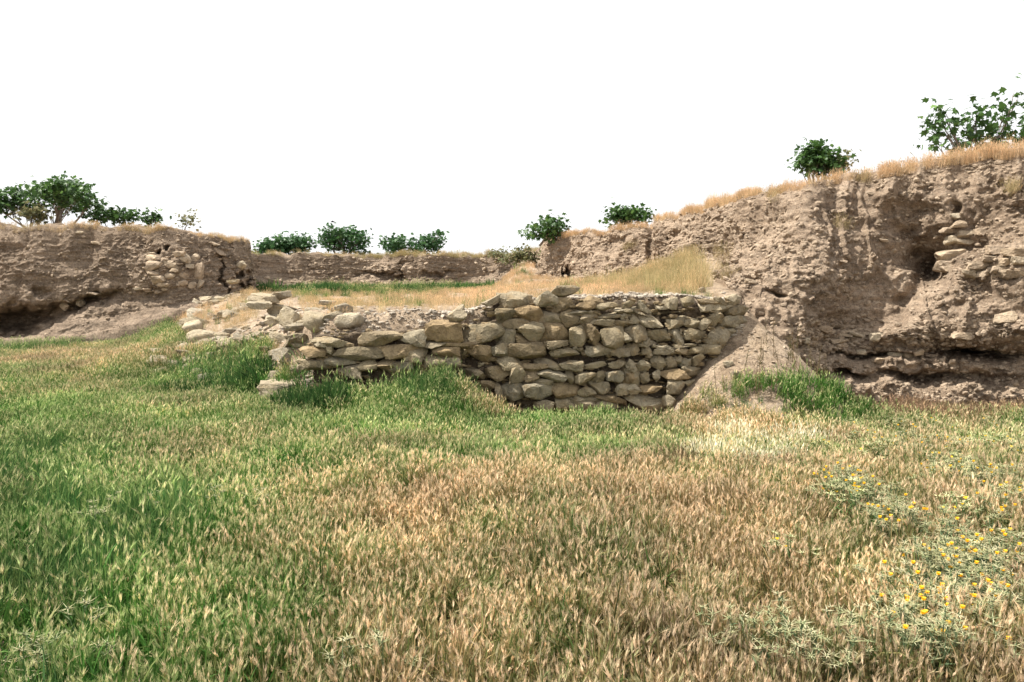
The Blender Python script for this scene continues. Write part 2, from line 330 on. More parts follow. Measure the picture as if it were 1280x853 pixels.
def build_cliff_grid():
    t = np.linspace(0, 1, NR)
    foot = SC_[:, 0:3]; rim = SC_[:, 3:6]; th = SC_[:, 6][:, None]; tf = SC_[:, 7][:, None]
    T = t[None, :]
    h = np.where(T < th, T / th * tf, tf + (T - th) / (1 - th) * (1 - tf))
    # round the top edge
    top = sstep(T, 0.9, 1.0)
    zt = T - 0.03 * top
    X = foot[:, None, 0] + (rim - foot)[:, None, 0] * h; Y = foot[:, None, 1] + (rim - foot)[:, None, 1] * h
    Z = foot[:, None, 2] + (rim - foot)[:, None, 2] * zt
    # skirt below the foot
    nb = 10; kb = np.arange(nb, 0, -1) / nb
    dirn = (foot[:, :2] - rim[:, :2]); dirn = dirn / (np.linalg.norm(dirn, axis=1)[:, None] + 1e-9)
    Xb = foot[:, None, 0] + dirn[:, None, 0] * kb[None] * 0.25; Yb = foot[:, None, 1] + dirn[:, None, 1] * kb[None] * 0.25; Zb = foot[:, None, 2] - kb[None] * (1.0 + np.maximum(foot[:, None, 2], 0))
    # plateau rows
    ds = np.array([0.06, .14, .24, .36, .5, .7, .95, 1.25, 1.6, 2.1, 2.8, 3.8, 5.2, 7, 10, 15, 25, 45, 90, 160])
    od = rim[:, :2] - CEN; od = od / np.linalg.norm(od, axis=1)[:, None]
    kn = ((1 - sstep(rim[:, 1], 19, 27)) * (rim[:, 0] > 0))[:, None]
    od = od * (1 - kn) + np.array([0.68, 0.73]) * kn; od = od / np.linalg.norm(od, axis=1)[:, None]
    Xp = rim[:, None, 0] + od[:, None, 0] * ds; Yp = rim[:, None, 1] + od[:, None, 1] * ds
    Zp = rim[:, None, 2] - 0.03 * 1 + 0 * Xp + 0.05 * sstep(ds, 0, 1.2)[None] - 0.10 * sstep(ds, 1.0, 6)[None]
    X = np.concatenate([Xb, X, Xp], 1); Y = np.concatenate([Yb, Y, Yp], 1); Z = np.concatenate([Zb, Z, Zp], 1)
    P = np.stack([X, Y, Z], -1)
    # smooth normals of the base sheet
    du = np.gradient(P, axis=0); dv = np.gradient(P, axis=1); N = np.cross(dv, du); N /= np.linalg.norm(N, axis=-1)[..., None] + 1e-9
    # face rows amplitude
    r = np.arange(P.shape[1]); face = sstep(r, nb - 6, nb + 6) * (1 - 0.55 * sstep(r, nb + NR - 30, nb + NR + 2)) * (1 - sstep(r, nb + NR - 4, nb + NR + 9))
    A = face[None, :, None]
    Nh = N.copy(); Nh[..., 2] *= 0.45
    px, py = proj(P)
    q = P
    px0, py0 = px, py
    wsc = np.array([2.3, 2.3, 2.3]); px = px + 9 * noise(P * wsc, 801) + 4 * noise(P * 6, 802); py = py + 6 * noise(P * wsc + 7, 803) + 2.5 * noise(P * 7, 804)
    near = sstep(SC_[:, 4], 30, 12)[:, None]          # closer cliffs carry finer detail
    d = 0.26 * fbm(q / np.array([1.7, 1.7, 1.3]), 3, 40) + 0.20 * noise(q / np.array([0.75, 0.75, 3.6]), 44) + 0.12 * np.abs(noise(q / np.array([0.32, 0.32, 1.9]), 45)) + 0.10 * fbm(q * 1.9, 3, 47)
    rid = np.abs(noise(q / np.array([.9, .9, 2.2]) + 5, 52) + .25 * noise(q * 3, 53)); d -= 0.16 * (1 - sstep(rid, 0, 0.22)) * sstep(noise(q * .7, 54), -.1, .4)
    f1, f2 = worley(q * np.array([3.2, 3.2, 4.6]) + 0.35 * noise(q * 5, 3)[..., None], 61); d += 0.12 * (0.55 - f1) * (0.85 + .7 * noise(q * .8, 77))
    d -= 0.10 * (1 - sstep(f2 - f1, 0, 0.14)) * sstep(noise(q * 1.1, 79), -.1, .5)
    g1, g2 = worley(q * np.array([9, 9, 13.0]), 63); d += 0.055 * (0.5 - g1) * (0.75 + 0.9 * noise(q * 1.0, 78))
    d += 0.035 * fbm(q * 11, 3, 66)
    st = noise(np.stack([q[..., 0] * .5, q[..., 1] * .5, q[..., 2] * 4.5], -1), 90); d += 0.07 * st
    st2 = noise(np.stack([q[..., 0] * .8, q[..., 1] * .8, q[..., 2] * 13], -1), 91); d += 0.035 * st2
    gl = noise(q / np.array([0.5, 0.5, 2.6]) + 3, 93); d -= 0.13 * (1 - sstep(np.abs(gl), 0, .10)) * sstep(noise(q * .6, 94), 0, .4)
    d += 0.055 * noise(q / np.array([0.13, 0.13, 0.9]), 97) * sstep(noise(q * .5, 98), -.3, .3)
    # pits
    h1, _ = worley(q * np.array([2.6, 2.6, 2.6]) + 9, 99); d -= 0.22 * (1 - sstep(h1, 0.05, 0.17)) * (noise(q * .9, 17) > -0.05)
    # --- named hollows, slots and bulges
    F = np.zeros_like(d)
    rc = (P[..., 1] < 20) & (P[..., 0] > 3)
    hol = [(1166, 326, 21, 28, 10, 1.25), (1135, 285, 22, 34, -15, .35), (1150, 368, 50, 20, -38, .38), (1218, 445, 46, 7, 2, 1.8), (1080, 444, 62, 3.4, 3, .55), (1020, 436, 26, 3, 10, .25),
           (1105, 471, 100, 5.5, 0, .55), (1195, 474, 40, 8, 0, .25), (1040, 467, 26, 5, 0, .35), (962, 447, 46, 9, 40, .42), (1000, 472, 26, 8, 15, .30), (975, 366, 10, 4, 20, .3), (953, 393, 5, 7, 0, .3),
           (1193, 262, 5, 12, 0, .3), (1215, 268, 5, 4, 0, .25), (1053, 408, 12, 2.5, 5, .22), (1105, 326, 6, 9, -30, .25), (1212, 212, 30, 12, -10, .2), (1232, 260, 25, 40, 8, .12)]
    for (cx, cy, rx, ry, an, dp) in hol: F -= dp * blob(px, py, cx, cy, rx, ry, an, 2.8) * rc
    F *= 0.75 + .6 * noise(P * np.array([1.6, 1.6, 2.5]), 811)
    sdp = poly_sd(px, py, [(1193, 310), (1235, 306), (1290, 292), (1500, 290), (1500, 438), (1215, 438), (1085, 430), (1140, 372)])
    F += 0.50 * sstep(sdp, -6, 26) * rc
    F += 0.12 * sstep(py, 474, 486) * rc
    F += 0.25 * blob(px, py, 1010, 330, 60, 70, 0, 2) * rc
    lc = (P[..., 1] < 33) & (P[..., 0] < -9)
    for (cx, cy, rx, ry, an, dp) in [(18, 403, 42, 16, -4, 2.4), (85, 386, 55, 8, -16, 1.1), (196, 317, 3, 3, 0, .5), (208, 314, 3.5, 3, 0, .5), (150, 372, 60, 10, -5, .35), (50, 366, 8, 5, 0, .3), (110, 306, 12, 20, 0, .2), (300, 350, 3, 20, -8, .5), (281, 345, 3, 26, -5, .4), (313, 352, 3, 14, 0, .4), (289, 302, 4, 10, 10, .35)]:
        F -= dp * blob(px, py, cx, cy, rx, ry, an, 2.8) * lc
    F += 0.3 * blob(px, py, 215, 340, 34, 26, 0, 3) * lc
    fc = (P[..., 1] >= 20) & (P[..., 0] > 0)
    for (cx, cy, rx, ry, an, dp) in [(706, 341, 4, 9, 0, .8), (838, 297, 8, 6, -20, .7), (770, 305, 12, 10, 0, .3), (812, 320, 6, 30, 5, .35), (755, 300, 4, 12, 0, .25)]:
        F -= dp * blob(px, py, cx, cy, rx, ry, an, 2.8) * fc
    bc = (P[..., 1] > 38)
    for (cx, cy, rx, ry, an, dp) in [(480, 346, 30, 5, 8, .5), (500, 340, 3, 14, 20, .4), (540, 344, 20, 4, 0, .4)]:
        F -= dp * blob(px, py, cx, cy, rx, ry, an, 2.8) * bc
    amp = (0.62 + 0.38 * near)
    VD = P.copy(); VD[..., 2] = 0; VD = -VD / np.linalg.norm(VD, axis=-1)[..., None]
    Pn = P + Nh * (A * (d * amp * 0.85)[..., None]) + VD * (A * F[..., None])
    # the rim travels with the face below it, so no ledge hangs over
    disp = Pn - P; r1 = nb + NR - 26; off = disp[:, r1 - 4:r1 + 1].mean(1); kern = np.exp(-np.linspace(-2, 2, 9) ** 2); kern /= kern.sum()
    off = np.stack([np.convolve(off[:, c_], kern, 'same') for c_ in range(3)], 1); off[:, 2] *= .3
    Wt = sstep(r, r1 - 12, r1 + 8)[None, :, None]; out_ = (1 - sstep(r, nb + NR + 4, nb + NR + 14))[None, :, None]
    Pn = P + disp * (1 - .6 * Wt) + off[:, None, :] * .85 * Wt * out_
    rz = sstep(r, nb + NR * .6, nb + NR)[None, :] * (1 - sstep(r, nb + NR + 10, nb + NR + 16))[None, :]
    rn = 0.13 * fbm(np.stack([P[..., 0], P[..., 1], 0 * P[..., 0]], -1) * 1.3, 3, 15) * np.sqrt(np.clip(P[..., 1], 4, 60) / 18)
    Pn[..., 2] += rz * rn
    # undulation of the plateau
    pl = sstep(r, nb + NR - 3, nb + NR + 6)[None, :] * 0.06 * fbm(np.stack([P[..., 0], P[..., 1], 0 * P[..., 0]], -1) * 0.9, 3, 5)
    Pn[..., 2] += pl
    return Pn, nb
CG, NB = build_cliff_grid()
NC, NRT = CG.shape[:2]
def seg_cols(a, b): 
    i = np.where((cols >= a - 1e-9) & (cols <= b + 1e-9))[0]; return i[0], i[-1] + 1
CLIFFS = {}
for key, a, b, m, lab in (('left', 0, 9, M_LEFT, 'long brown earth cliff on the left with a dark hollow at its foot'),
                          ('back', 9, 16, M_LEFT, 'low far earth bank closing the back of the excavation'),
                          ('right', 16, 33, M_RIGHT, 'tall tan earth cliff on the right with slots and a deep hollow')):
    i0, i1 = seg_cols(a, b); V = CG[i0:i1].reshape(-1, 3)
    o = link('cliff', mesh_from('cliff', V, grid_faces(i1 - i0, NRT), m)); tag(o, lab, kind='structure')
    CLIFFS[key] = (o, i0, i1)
CF = CG[:, NB:NB + NR]
cpx, cpy = proj(CF)
def cliff_hit(px, py, key):
    o, i0, i1 = CLIFFS[key]
    D = (cpx[i0:i1] - px) ** 2 + (cpy[i0:i1] - py) ** 2; D = np.where(D < max(D.min() + 6, 6), CF[i0:i1, :, 1], 1e9)
    k_ = np.unravel_index(np.argmin(D), D.shape); return CF[i0:i1][k_]

# ------------------------------------------------------------------ stones
import bmesh
def ico(sub):
    bm = bmesh.new(); bmesh.ops.create_icosphere(bm, subdivisions=sub, radius=1)
    V = np.array([v.co[:] for v in bm.verts]); F = np.array([[v.index for v in f.verts] for f in bm.faces]); bm.free(); return V, F
ICO = {1: ico(1), 2: ico(2), 3: ico(3)}
def plane_stone(normals, dists, aspect, sub, seed, rough=0.03):
    U, Fc = ICO[sub]; U = U * aspect; U = U / np.linalg.norm(U, axis=1)[:, None]
    N = np.array(normals, float); N /= np.linalg.norm(N, axis=1)[:, None]; D = np.array(dists, float)
    q = U @ N.T; r = np.where(q > 1e-3, D[None] / np.maximum(q, 1e-3), 1e9)
    # soft minimum keeps arrises slightly worn
    rm = r.min(1); kk = 160.0 / rm[:, None]; soft = rm - np.log(np.exp(-(r - rm[:, None]) * kk).sum(1)) / kk[:, 0]
    V = U * soft[:, None]; s = float(np.mean(rm))
    V = V * (1 + rough * fbm(V / s * 1.3 + seed * 7.3, 3, seed)[:, None] + rough * 0.6 * noise(V / s * 4 + seed, seed + 5)[:, None])
    return V, Fc
def random_rock(seed, w_, d_, h_, sub=2, n=9, rough=0.05):
    rg = np.random.default_rng(seed); N = [(1, 0, 0), (-1, 0, 0), (0, 1, 0), (0, -1, 0), (0, 0, 1), (0, 0, -1)]; N = [np.array(a) + rg.normal(0, .22, 3) for a in N]
    N += [rg.normal(0, 1, 3) for _ in range(n)]; dd = [1 + rg.normal(0, .08) for _ in range(6)] + [1.12 + abs(rg.normal(0, .14)) for _ in range(n)]
    V, Fc = plane_stone(N, dd, (1, 1, 1), sub, seed, rough)
    return V * np.array([w_ / 2, d_ / 2, h_ / 2]), Fc

WY = 12.0
def crop(ox, oy, s): return lambda q: [(ox + x / s, oy + y / s) for x, y in q]
cG, cA, cB, cC, cD, cE, cF_, cR = crop(360, 340, 4.923), crop(560, 350, 10.667), crop(560, 430, 10.667), crop(670, 350, 10.667), crop(670, 430, 10.667), crop(780, 350, 8), crop(780, 430, 8), crop(560, 340, 4.74)
def P_(c, txt):
    o = []
    for ln in txt.strip().split(';'):
        v = [float(a) for a in ln.replace(',', ' ').split()]
        if v: o.append(c(list(zip(v[0::2], v[1::2]))))
    return o
WALL_L = P_(cG, """130 395 180 375 260 400 330 405 420 395 425 440 340 468 240 455 150 435; 430 400 490 372 560 370 690 380 690 405 620 435 520 452 430 450;
700 385 770 365 820 365 850 400 840 435 750 435 700 420; 850 320 1060 312 1072 428 990 432 890 420 850 380; 75 480 150 460 235 490 225 520 120 525; 155 440 225 445 225 470 170 462;
230 465 270 460 275 495 240 500; 285 485 400 465 500 465 570 480 575 530 460 545 380 535 290 515; 580 475 700 448 790 450 840 490 800 510 700 530 640 540 590 510; 710 520 770 480 830 500 835 530 780 548 715 545;
820 455 880 440 950 435 950 455 880 475; 955 435 1050 440 1050 458 965 462; 880 485 940 465 1040 465 1057 495 1050 525 960 520; 360 590 440 580 450 640 380 650; 550 565 640 560 650 585 560 590;
225 540 330 545 340 580 240 575; 990 260 1040 235 1095 250 1095 285 1030 310 990 300; 450 560 540 555 545 600 455 610; 660 560 760 555 770 600 670 605; 840 540 950 530 960 580 850 590; 960 530 1050 530 1060 580 970 585; 100 545 200 545 210 590 110 595""")
WALL_R = P_(cA, """200 700 330 620 600 590 680 600 755 690 690 760 560 810 440 850 250 850 190 760; 630 400 700 385 855 385 850 500 760 540 660 545; 870 400 920 365 1100 345 1190 365 1250 430 1200 520 1130 540 1000 500 890 450;
770 260 850 240 1000 250 1020 310 940 340 850 360 790 330; 750 600 800 530 1000 525 1080 560 1080 590 960 625 800 650 750 640; 770 680 900 650 890 800 830 830 770 790; 920 640 1060 580 1200 560 1270 660 1270 720 1180 790 1080 800 1000 720;
890 700 960 760 1080 830 1060 850 930 850; 470 310 600 250 610 330 500 345""") + P_(cC, """20 240 150 170 290 230 290 330 180 345 60 370 15 330; 210 140 330 80 420 110 430 190 360 220 270 200;
310 270 370 235 450 245 500 290 480 350 400 380 350 405 310 340; 540 340 640 290 700 280 780 320 770 380 620 390 560 370; 840 350 930 300 1060 310 1110 360 1000 380 920 405 850 390; 1150 350 1200 310 1280 290 1280 360 1160 370;
100 510 160 450 280 470 320 540 220 570 140 550; 300 480 380 425 470 450 560 520 565 570 430 620 390 610; 580 560 610 480 740 475 750 510 700 570; 450 430 650 410 660 450 520 465; 670 435 730 405 780 440 740 470;
745 560 800 535 1030 530 1030 590 970 615 750 590; 1040 540 1230 550 1230 600 1100 600 1045 570; 1040 410 1270 385 1265 430 1110 440; 900 495 1060 465 1115 475 1110 500 940 515; 130 630 220 585 340 595 400 660 400 750 340 810 210 810 140 770;
450 650 560 625 620 660 665 760 630 870 520 890 450 820; 640 590 720 585 810 680 840 800 780 870 700 760; 850 680 1000 635 1120 640 1170 700 1160 850 1080 930 950 900 900 800; 1180 700 1260 780 1250 830 1180 830; 1130 455 1200 450 1215 520 1130 525""") \
 + P_(cR, """355 430 520 420 572 435 572 490 440 508 380 500 358 470; 575 415 700 408 705 432 640 450 580 445; 260 450 320 425 352 450 350 490 290 500 262 490; 115 440 250 435 255 480 230 515 150 500 120 480; 75 440 110 435 110 475 80 490""") \
 + P_(cD, """150 90 300 70 460 40 520 90 640 110 630 130 450 155 280 175 170 150; 650 70 820 30 940 35 975 90 880 150 780 165 670 140; 490 40 550 40 550 65 500 65; 560 70 620 55 640 80 580 95; 1010 110 1100 55 1230 60 1225 130 1110 165 1020 150;
110 290 240 250 330 310 320 355 200 330; 340 280 420 235 520 225 630 270 620 340 540 370 400 340; 640 270 780 250 890 225 950 265 920 290 740 345 640 330; 980 270 1080 225 1140 225 1195 260 1140 310 1060 335 990 310; 1200 290 1280 250 1310 260 1310 320 1220 345;
40 380 150 345 370 400 380 450 330 520 200 480 60 430; 390 410 470 395 500 430 495 520 430 500; 520 440 600 390 740 380 760 430 700 490 600 545 530 520; 750 460 830 370 900 365 910 480 850 515 760 490; 945 390 1050 365 1170 410 1165 470 1110 520 1000 500 950 490;
1190 420 1280 380 1340 410 1350 480 1270 525 1210 500; -183 590 -80 545 100 525 160 540 195 630 150 700 60 745 -60 730 -160 660; 210 610 350 540 440 570 530 590 535 680 420 710 300 735 240 670; 560 630 700 545 740 600 820 640 720 690 640 705 570 680;
800 590 850 520 950 510 990 570 960 650 870 670; 1080 570 1160 535 1220 560 1230 660 1150 690 1080 680; 530 790 620 770 740 770 800 840 700 870 570 850; 820 810 900 780 980 810 1000 870 830 870; 860 720 960 690 1110 720 1080 780 980 770 870 740; 500 740 620 730 700 750 560 780 510 770;
10 510 100 470 190 490 200 530 60 545; 0 780 120 760 240 790 220 860 20 860; 260 760 420 750 500 800 480 860 280 860""") + P_(cB, """670 240 770 200 900 230 990 300 960 345 860 355 720 320; 1000 290 1080 265 1230 270 1280 300 1240 350 1130 360 1010 330;
520 320 620 300 700 320 720 350 820 400 790 450 640 490 560 440; 840 380 950 365 1040 400 1010 470 950 520 820 500; 1050 400 1130 380 1210 410 1190 470 1080 510 1010 480; 750 570 850 530 930 560 990 640 950 740 840 745 770 680; 620 560 700 560 730 640 740 740 690 740;
400 260 470 255 480 290 420 305; 280 350 400 340 480 400 440 450 320 430; 450 500 580 500 620 560 560 620 470 590""") \
 + P_(cE, """60 380 110 370 155 400 150 440 60 435; 160 380 260 365 370 440 375 475 210 470 165 430; 60 490 120 450 180 460 225 530 230 590 130 630 80 600; 240 520 350 500 420 510 470 600 470 640 420 640 380 600 270 610; 470 520 520 500 600 610 590 640 530 640;
600 520 680 490 760 510 765 570 700 600 610 600; 540 505 575 505 585 550 560 555; 410 430 450 405 570 395 585 440 540 475 420 465; 600 420 650 390 720 400 735 460 680 490 610 460; 740 440 800 390 860 430 820 485 750 490; 570 190 640 170 700 230 650 260 600 270;
430 190 500 175 535 240 520 300 440 280; 820 570 900 500 1000 540 1040 590 1000 660 900 680 830 640; 960 400 1040 360 1100 400 1080 460 980 460; 1020 290 1120 280 1160 330 1100 370 1020 350; 890 200 960 180 1010 220 1000 250 910 250; 1010 180 1060 165 1110 210 1090 240 1020 230;
730 200 830 190 870 230 780 240; 760 270 850 250 860 310 780 320; 130 230 170 215 250 300 160 300; 330 270 400 265 415 295 340 300; 0 290 70 290 70 330 0 330; 0 400 45 400 45 450 0 450; 100 300 200 330 330 390 280 380 110 330; 860 340 940 330 1000 370 940 400 870 380; 1000 500 1090 490 1095 530 1030 530;
670 595 720 595 720 620 680 620; 720 600 770 605 770 630 730 630; 190 620 250 600 260 660 190 660; 860 260 940 255 1000 290 940 325 870 315; 1100 400 1150 390 1160 450 1105 455""") \
 + P_(cF_, """50 45 130 25 150 90 110 110 45 100; 185 50 250 35 280 80 270 105 190 105; 285 90 370 35 490 40 515 90 480 105 300 105; 520 60 580 40 640 55 630 95 560 105 520 90; 640 60 740 30 790 60 780 90 660 100; 800 30 860 10 970 20 960 80 900 110 810 95;
140 10 250 5 240 30 160 30; 270 20 360 10 370 30 280 40; 600 0 720 0 720 20 620 25; 480 15 555 15 550 35 490 35; 25 190 90 175 110 215 60 260 30 250; 125 210 170 165 240 185 265 225 240 260 160 250; 270 160 340 135 400 150 415 200 400 245 340 250 275 220;
420 150 470 125 530 190 520 225 440 240; 560 170 620 145 670 180 650 220 590 225; 670 145 740 110 780 140 760 190 710 215; 20 320 110 290 155 330 150 385 80 395 25 370; 160 310 220 285 255 320 245 380 190 395 160 360; 290 290 340 260 365 300 360 350 300 355;
370 310 420 270 540 250 595 320 590 350 440 355; 570 245 660 225 720 260 690 310 620 330; 440 370 580 360 590 440 540 500 430 500; 170 440 250 395 350 420 400 380 440 420 420 490 300 500 180 460; 50 430 110 410 165 450 140 500 60 500; 110 600 200 560 360 600 330 640 180 640;
500 170 560 120 580 150 560 190; 610 380 650 365 690 380 650 430; 380 540 460 530 520 570 500 620 400 620""")
wall = empty('stone_wall', (0, WY, 0)); tag(wall, 'old dry stone retaining wall of rough tan stones in uneven courses', 'stone wall')
def wall_y(px, z): return (11.86 if px < 577 else 12.08) + 0.05 * z + (0.25 * sstep(np.float64(px), 880, 930) if px > 880 else 0)
def wall_stone(poly, idx, mat, parent, Y=None, proud=None):
    poly = np.array(poly); c = poly.mean(0); Yc = Y if Y is not None else wall_y(c[0], at(c[0], c[1], 12)[2])
    W3 = np.array([at(x, y, Yc) for x, y in poly]); cen = W3.mean(0); Q = W3 - cen
    ang = np.arctan2(Q[:, 2], Q[:, 0]); o_ = np.argsort(ang); Q = Q[o_]
    rg = np.random.default_rng(idx + 100); N, D = [], []
    for a in range(len(Q)):
        p, q = Q[a], Q[(a + 1) % len(Q)]; e = q - p; n = np.array([e[2], rg.normal(0, .10) - 0.04, -e[0]]); ln = np.linalg.norm(n)
        if ln < 1e-5: continue
        n = n / ln; d = float(n[0] * p[0] + n[2] * p[2])
        if d < 0: n = -n; d = -d
        N.append(n); D.append(max(d * 1.05 + 0.004, 0.014))
    ww = np.ptp(Q[:, 0]); hh = np.ptp(Q[:, 2]); pr = proud if proud is not None else (0.05 + 0.16 * min(hh, 0.4)) * rg.uniform(.75, 1.3)
    for _ in range(3): N.append(np.array([rg.normal(0, .22), -1, rg.normal(0.05, .24)])); D.append(pr * rg.uniform(.9, 1.15))
    N.append(np.array([0, 1, 0])); D.append(0.16)
    V, Fc = plane_stone(N, D, (max(ww, .08), 0.22, max(hh, .06)), 3 if ww * hh > 0.012 else 2, idx, 0.04)
    o = link('stone', mesh_from('stone', V, Fc, mat, smooth=False), None); 
    if parent is not None: o.parent = parent; cen = cen - np.array(parent.location)
    o.location = tuple(cen); return o
si = 0
for pl_ in WALL_L + WALL_R: wall_stone(pl_, si, M_WALL, wall); si += 1

# earth and rubble core that shows in the joints
def wall_core():
    xs = np.arange(-3.02, 3.5, 0.035); zs = np.arange(-0.4, 1.9, 0.035)
    X, Z = np.meshgrid(xs, zs, indexing='ij'); pxs = 640 + FPX * X / 12.0
    Yf = np.where(pxs < 577, 12.03, 12.25) + 0.05 * Z + 0.25 * sstep(pxs, 880, 930)
    P = np.stack([X, Yf, Z], -1)
    topz = np.interp(pxs, [357, 380, 440, 575, 590, 620, 670, 700, 740, 800, 860, 925, 950], [.95, 1.10, 1.14, 1.22, 1.30, 1.60, 1.66, 1.66, 1.62, 1.62, 1.60, 1.62, 1.6])
    over = np.maximum(Z - topz, 0); P[..., 2] = np.minimum(Z, topz) ; P[..., 1] += over * 1.5
    f1, f2 = worley(P * 9, 5); P[..., 1] -= 0.06 * (0.5 - f1) + 0.04 * fbm(P * 4, 3, 8)
    P[..., 2] += (over > 0) * 0.05 * fbm(P * 6, 2, 9)
    return mesh_from('rubble_core', P.reshape(-1, 3) - np.array([0, WY, 0]), grid_faces(len(xs), len(zs)), M_CORE)
link('rubble_core', wall_core(), wall)
def wedge_stones():
    rg = np.random.default_rng(9); VV, FF, off = [], [], 0
    for j in range(900):
        px_, py_ = rg.uniform(385, 925), rg.uniform(372, 515)
        if py_ < np.interp(px_, [385, 575, 600, 700, 925], [412, 408, 385, 372, 378]): continue
        c = at(px_, py_, wall_y(px_, 1.0) + .07 + rg.uniform(-.03, .05)); V, Fc = random_rock(5000 + j % 12, 1, 1, 1, 1, 4, .1); s_ = rg.uniform(.035, .095)
        V = V * np.array([s_ * rg.uniform(1, 1.8), s_, s_ * rg.uniform(.4, 1)]); VV.append(V + c - np.array([0, WY, 0])); FF.append(Fc + off); off += len(V)
    link('wedge_stones', mesh_from('wedge_stones', np.concatenate(VV), np.concatenate(FF), M_WALL, smooth=False), wall)['kind'] = 'stuff'
wedge_stones()

# loose rocks, each a thing: px,py centre, width px, height px, depth Y, tilt, mat, label
ROCKS = [
 (398, 402, 31, 18, 12.6, 5, 'rounded cream boulder on the wall top, left one of the near pair'), (438, 400, 27, 14, 12.7, -3, 'flat cream boulder on the wall top, right one of the near pair'),
 (351, 489, 45, 24, 13.0, -4, 'angular pale boulder sitting alone in the green grass before the rubble'), (255, 423, 34, 17, 16.2, 0, 'large oval cream stone in the low rubble pile at the left'),
 (241, 412, 22, 16, 16.8, -20, 'upright cream block leaning behind the oval stone of the left pile'), (283, 433, 18, 15, 16.0, 0, 'small square pale block at the right end of the left pile'),
 (229, 433, 14, 10, 16.2, 10, 'small white stone at the foot of the left pile'), (214, 424, 18, 9, 16.6, -25, 'pale slab at the far left end of the rubble pile'), (250, 438, 26, 7, 15.8, -8, 'thin pale slab lying under the oval stone'),
 (279, 421, 16, 8, 16.4, 0, 'flat beige stone between the oval stone and the square block'), (330, 372, 30, 9, 16.4, 8, 'broad cream slab on the crest of the rubble mound'), (350, 370, 22, 8, 16.6, -12, 'tilted cream slab beside the broad one on the mound crest'),
 (325, 382, 24, 8, 16.0, 0, 'low flat cream stone below the mound crest slabs'), (349, 387, 26, 12, 15.4, 15, 'yellowish block under the tilted crest slab'), (364, 398, 28, 18, 14.6, 35, 'sloping ochre stone slab on the right flank of the mound'),
 (353, 423, 25, 9, 13.6, 18, 'grey flat stone lying on the bare soil of the mound'), (331, 426, 13, 8, 13.8, 20, 'little dark shadowed stone on the bare mound soil'), (408, 378, 16, 5, 14.4, 0, 'thin white stone in the golden grass behind the boulders'),
 (343, 401, 20, 9, 14.9, 25, 'half buried grey stone in the middle of the mound soil'), (292, 352, 12, 4, 20, -10, 'small chip stone on the far scree beside the left cliff'),
 (854, 509, 13, 9, 11.7, 0, 'small pale rock at the foot of the earth spoil by the wall'), (910, 454, 10, 6, 12.4, -15, 'small white stone on the upper earth spoil'), (919, 468, 9, 7, 12.3, 0, 'little reddish stone halfway down the earth spoil'),
 (866, 505, 8, 5, 11.7, 10, 'tiny cream pebble rock beside the rock at the spoil foot'), (877, 363, 8, 5, 13.2, 0, 'small white stone above the right end of the wall'), (640, 366, 18, 4, 12.9, 0, 'thin pale slab lying on gravel behind the wall top'),
 (258, 373, 16, 4, 21, 0, 'thin pale slab on the scree under the left cliff'), (262, 379, 20, 5, 20.5, -12, 'long tilted slab on the scree above the golden slope'), (246, 377, 9, 3, 21, 30, 'short dark slab leaning on the scree')]
def rock_spot(px, py, Y0):
    Y = np.linspace(Y0 - 4.5, Y0 + 6, 500); pts = np.array([at(px, py, y) for y in Y]); g = ground_z(pts[:, 0], pts[:, 1]); below = pts[:, 2] < g
    hit = np.where(~below[:-1] & below[1:])[0]
    if len(hit) == 0: return at(px, py, Y0)
    return pts[hit[np.argmin(np.abs(Y[hit] - Y0))]]
for i, (px, py, wpx, hpx, Y, ti, lab) in enumerate(ROCKS):
    c = rock_spot(px, py + hpx * .42, Y); Y = c[1]; c = c + np.array([0, 0, hpx * .36 * Y / FPX]); w_ = wpx * Y / FPX * 1.08; h_ = hpx * Y / FPX * 1.15
    rd = 'rounded' in lab or 'oval' in lab or 'flat cream boulder' in lab
    V, Fc = random_rock(900 + i, w_, max(w_ * .7, h_), h_, 3, 16 if rd else 4, .05 if rd else .07)
    o = link('rock', mesh_from('rock', V, Fc, M_PALE, smooth=rd))
    o.location = tuple(c); o.rotation_euler = (0, R(ti), R(random.uniform(-20, 20))); tag(o, lab, 'rock', 'loose rocks of the ruin')

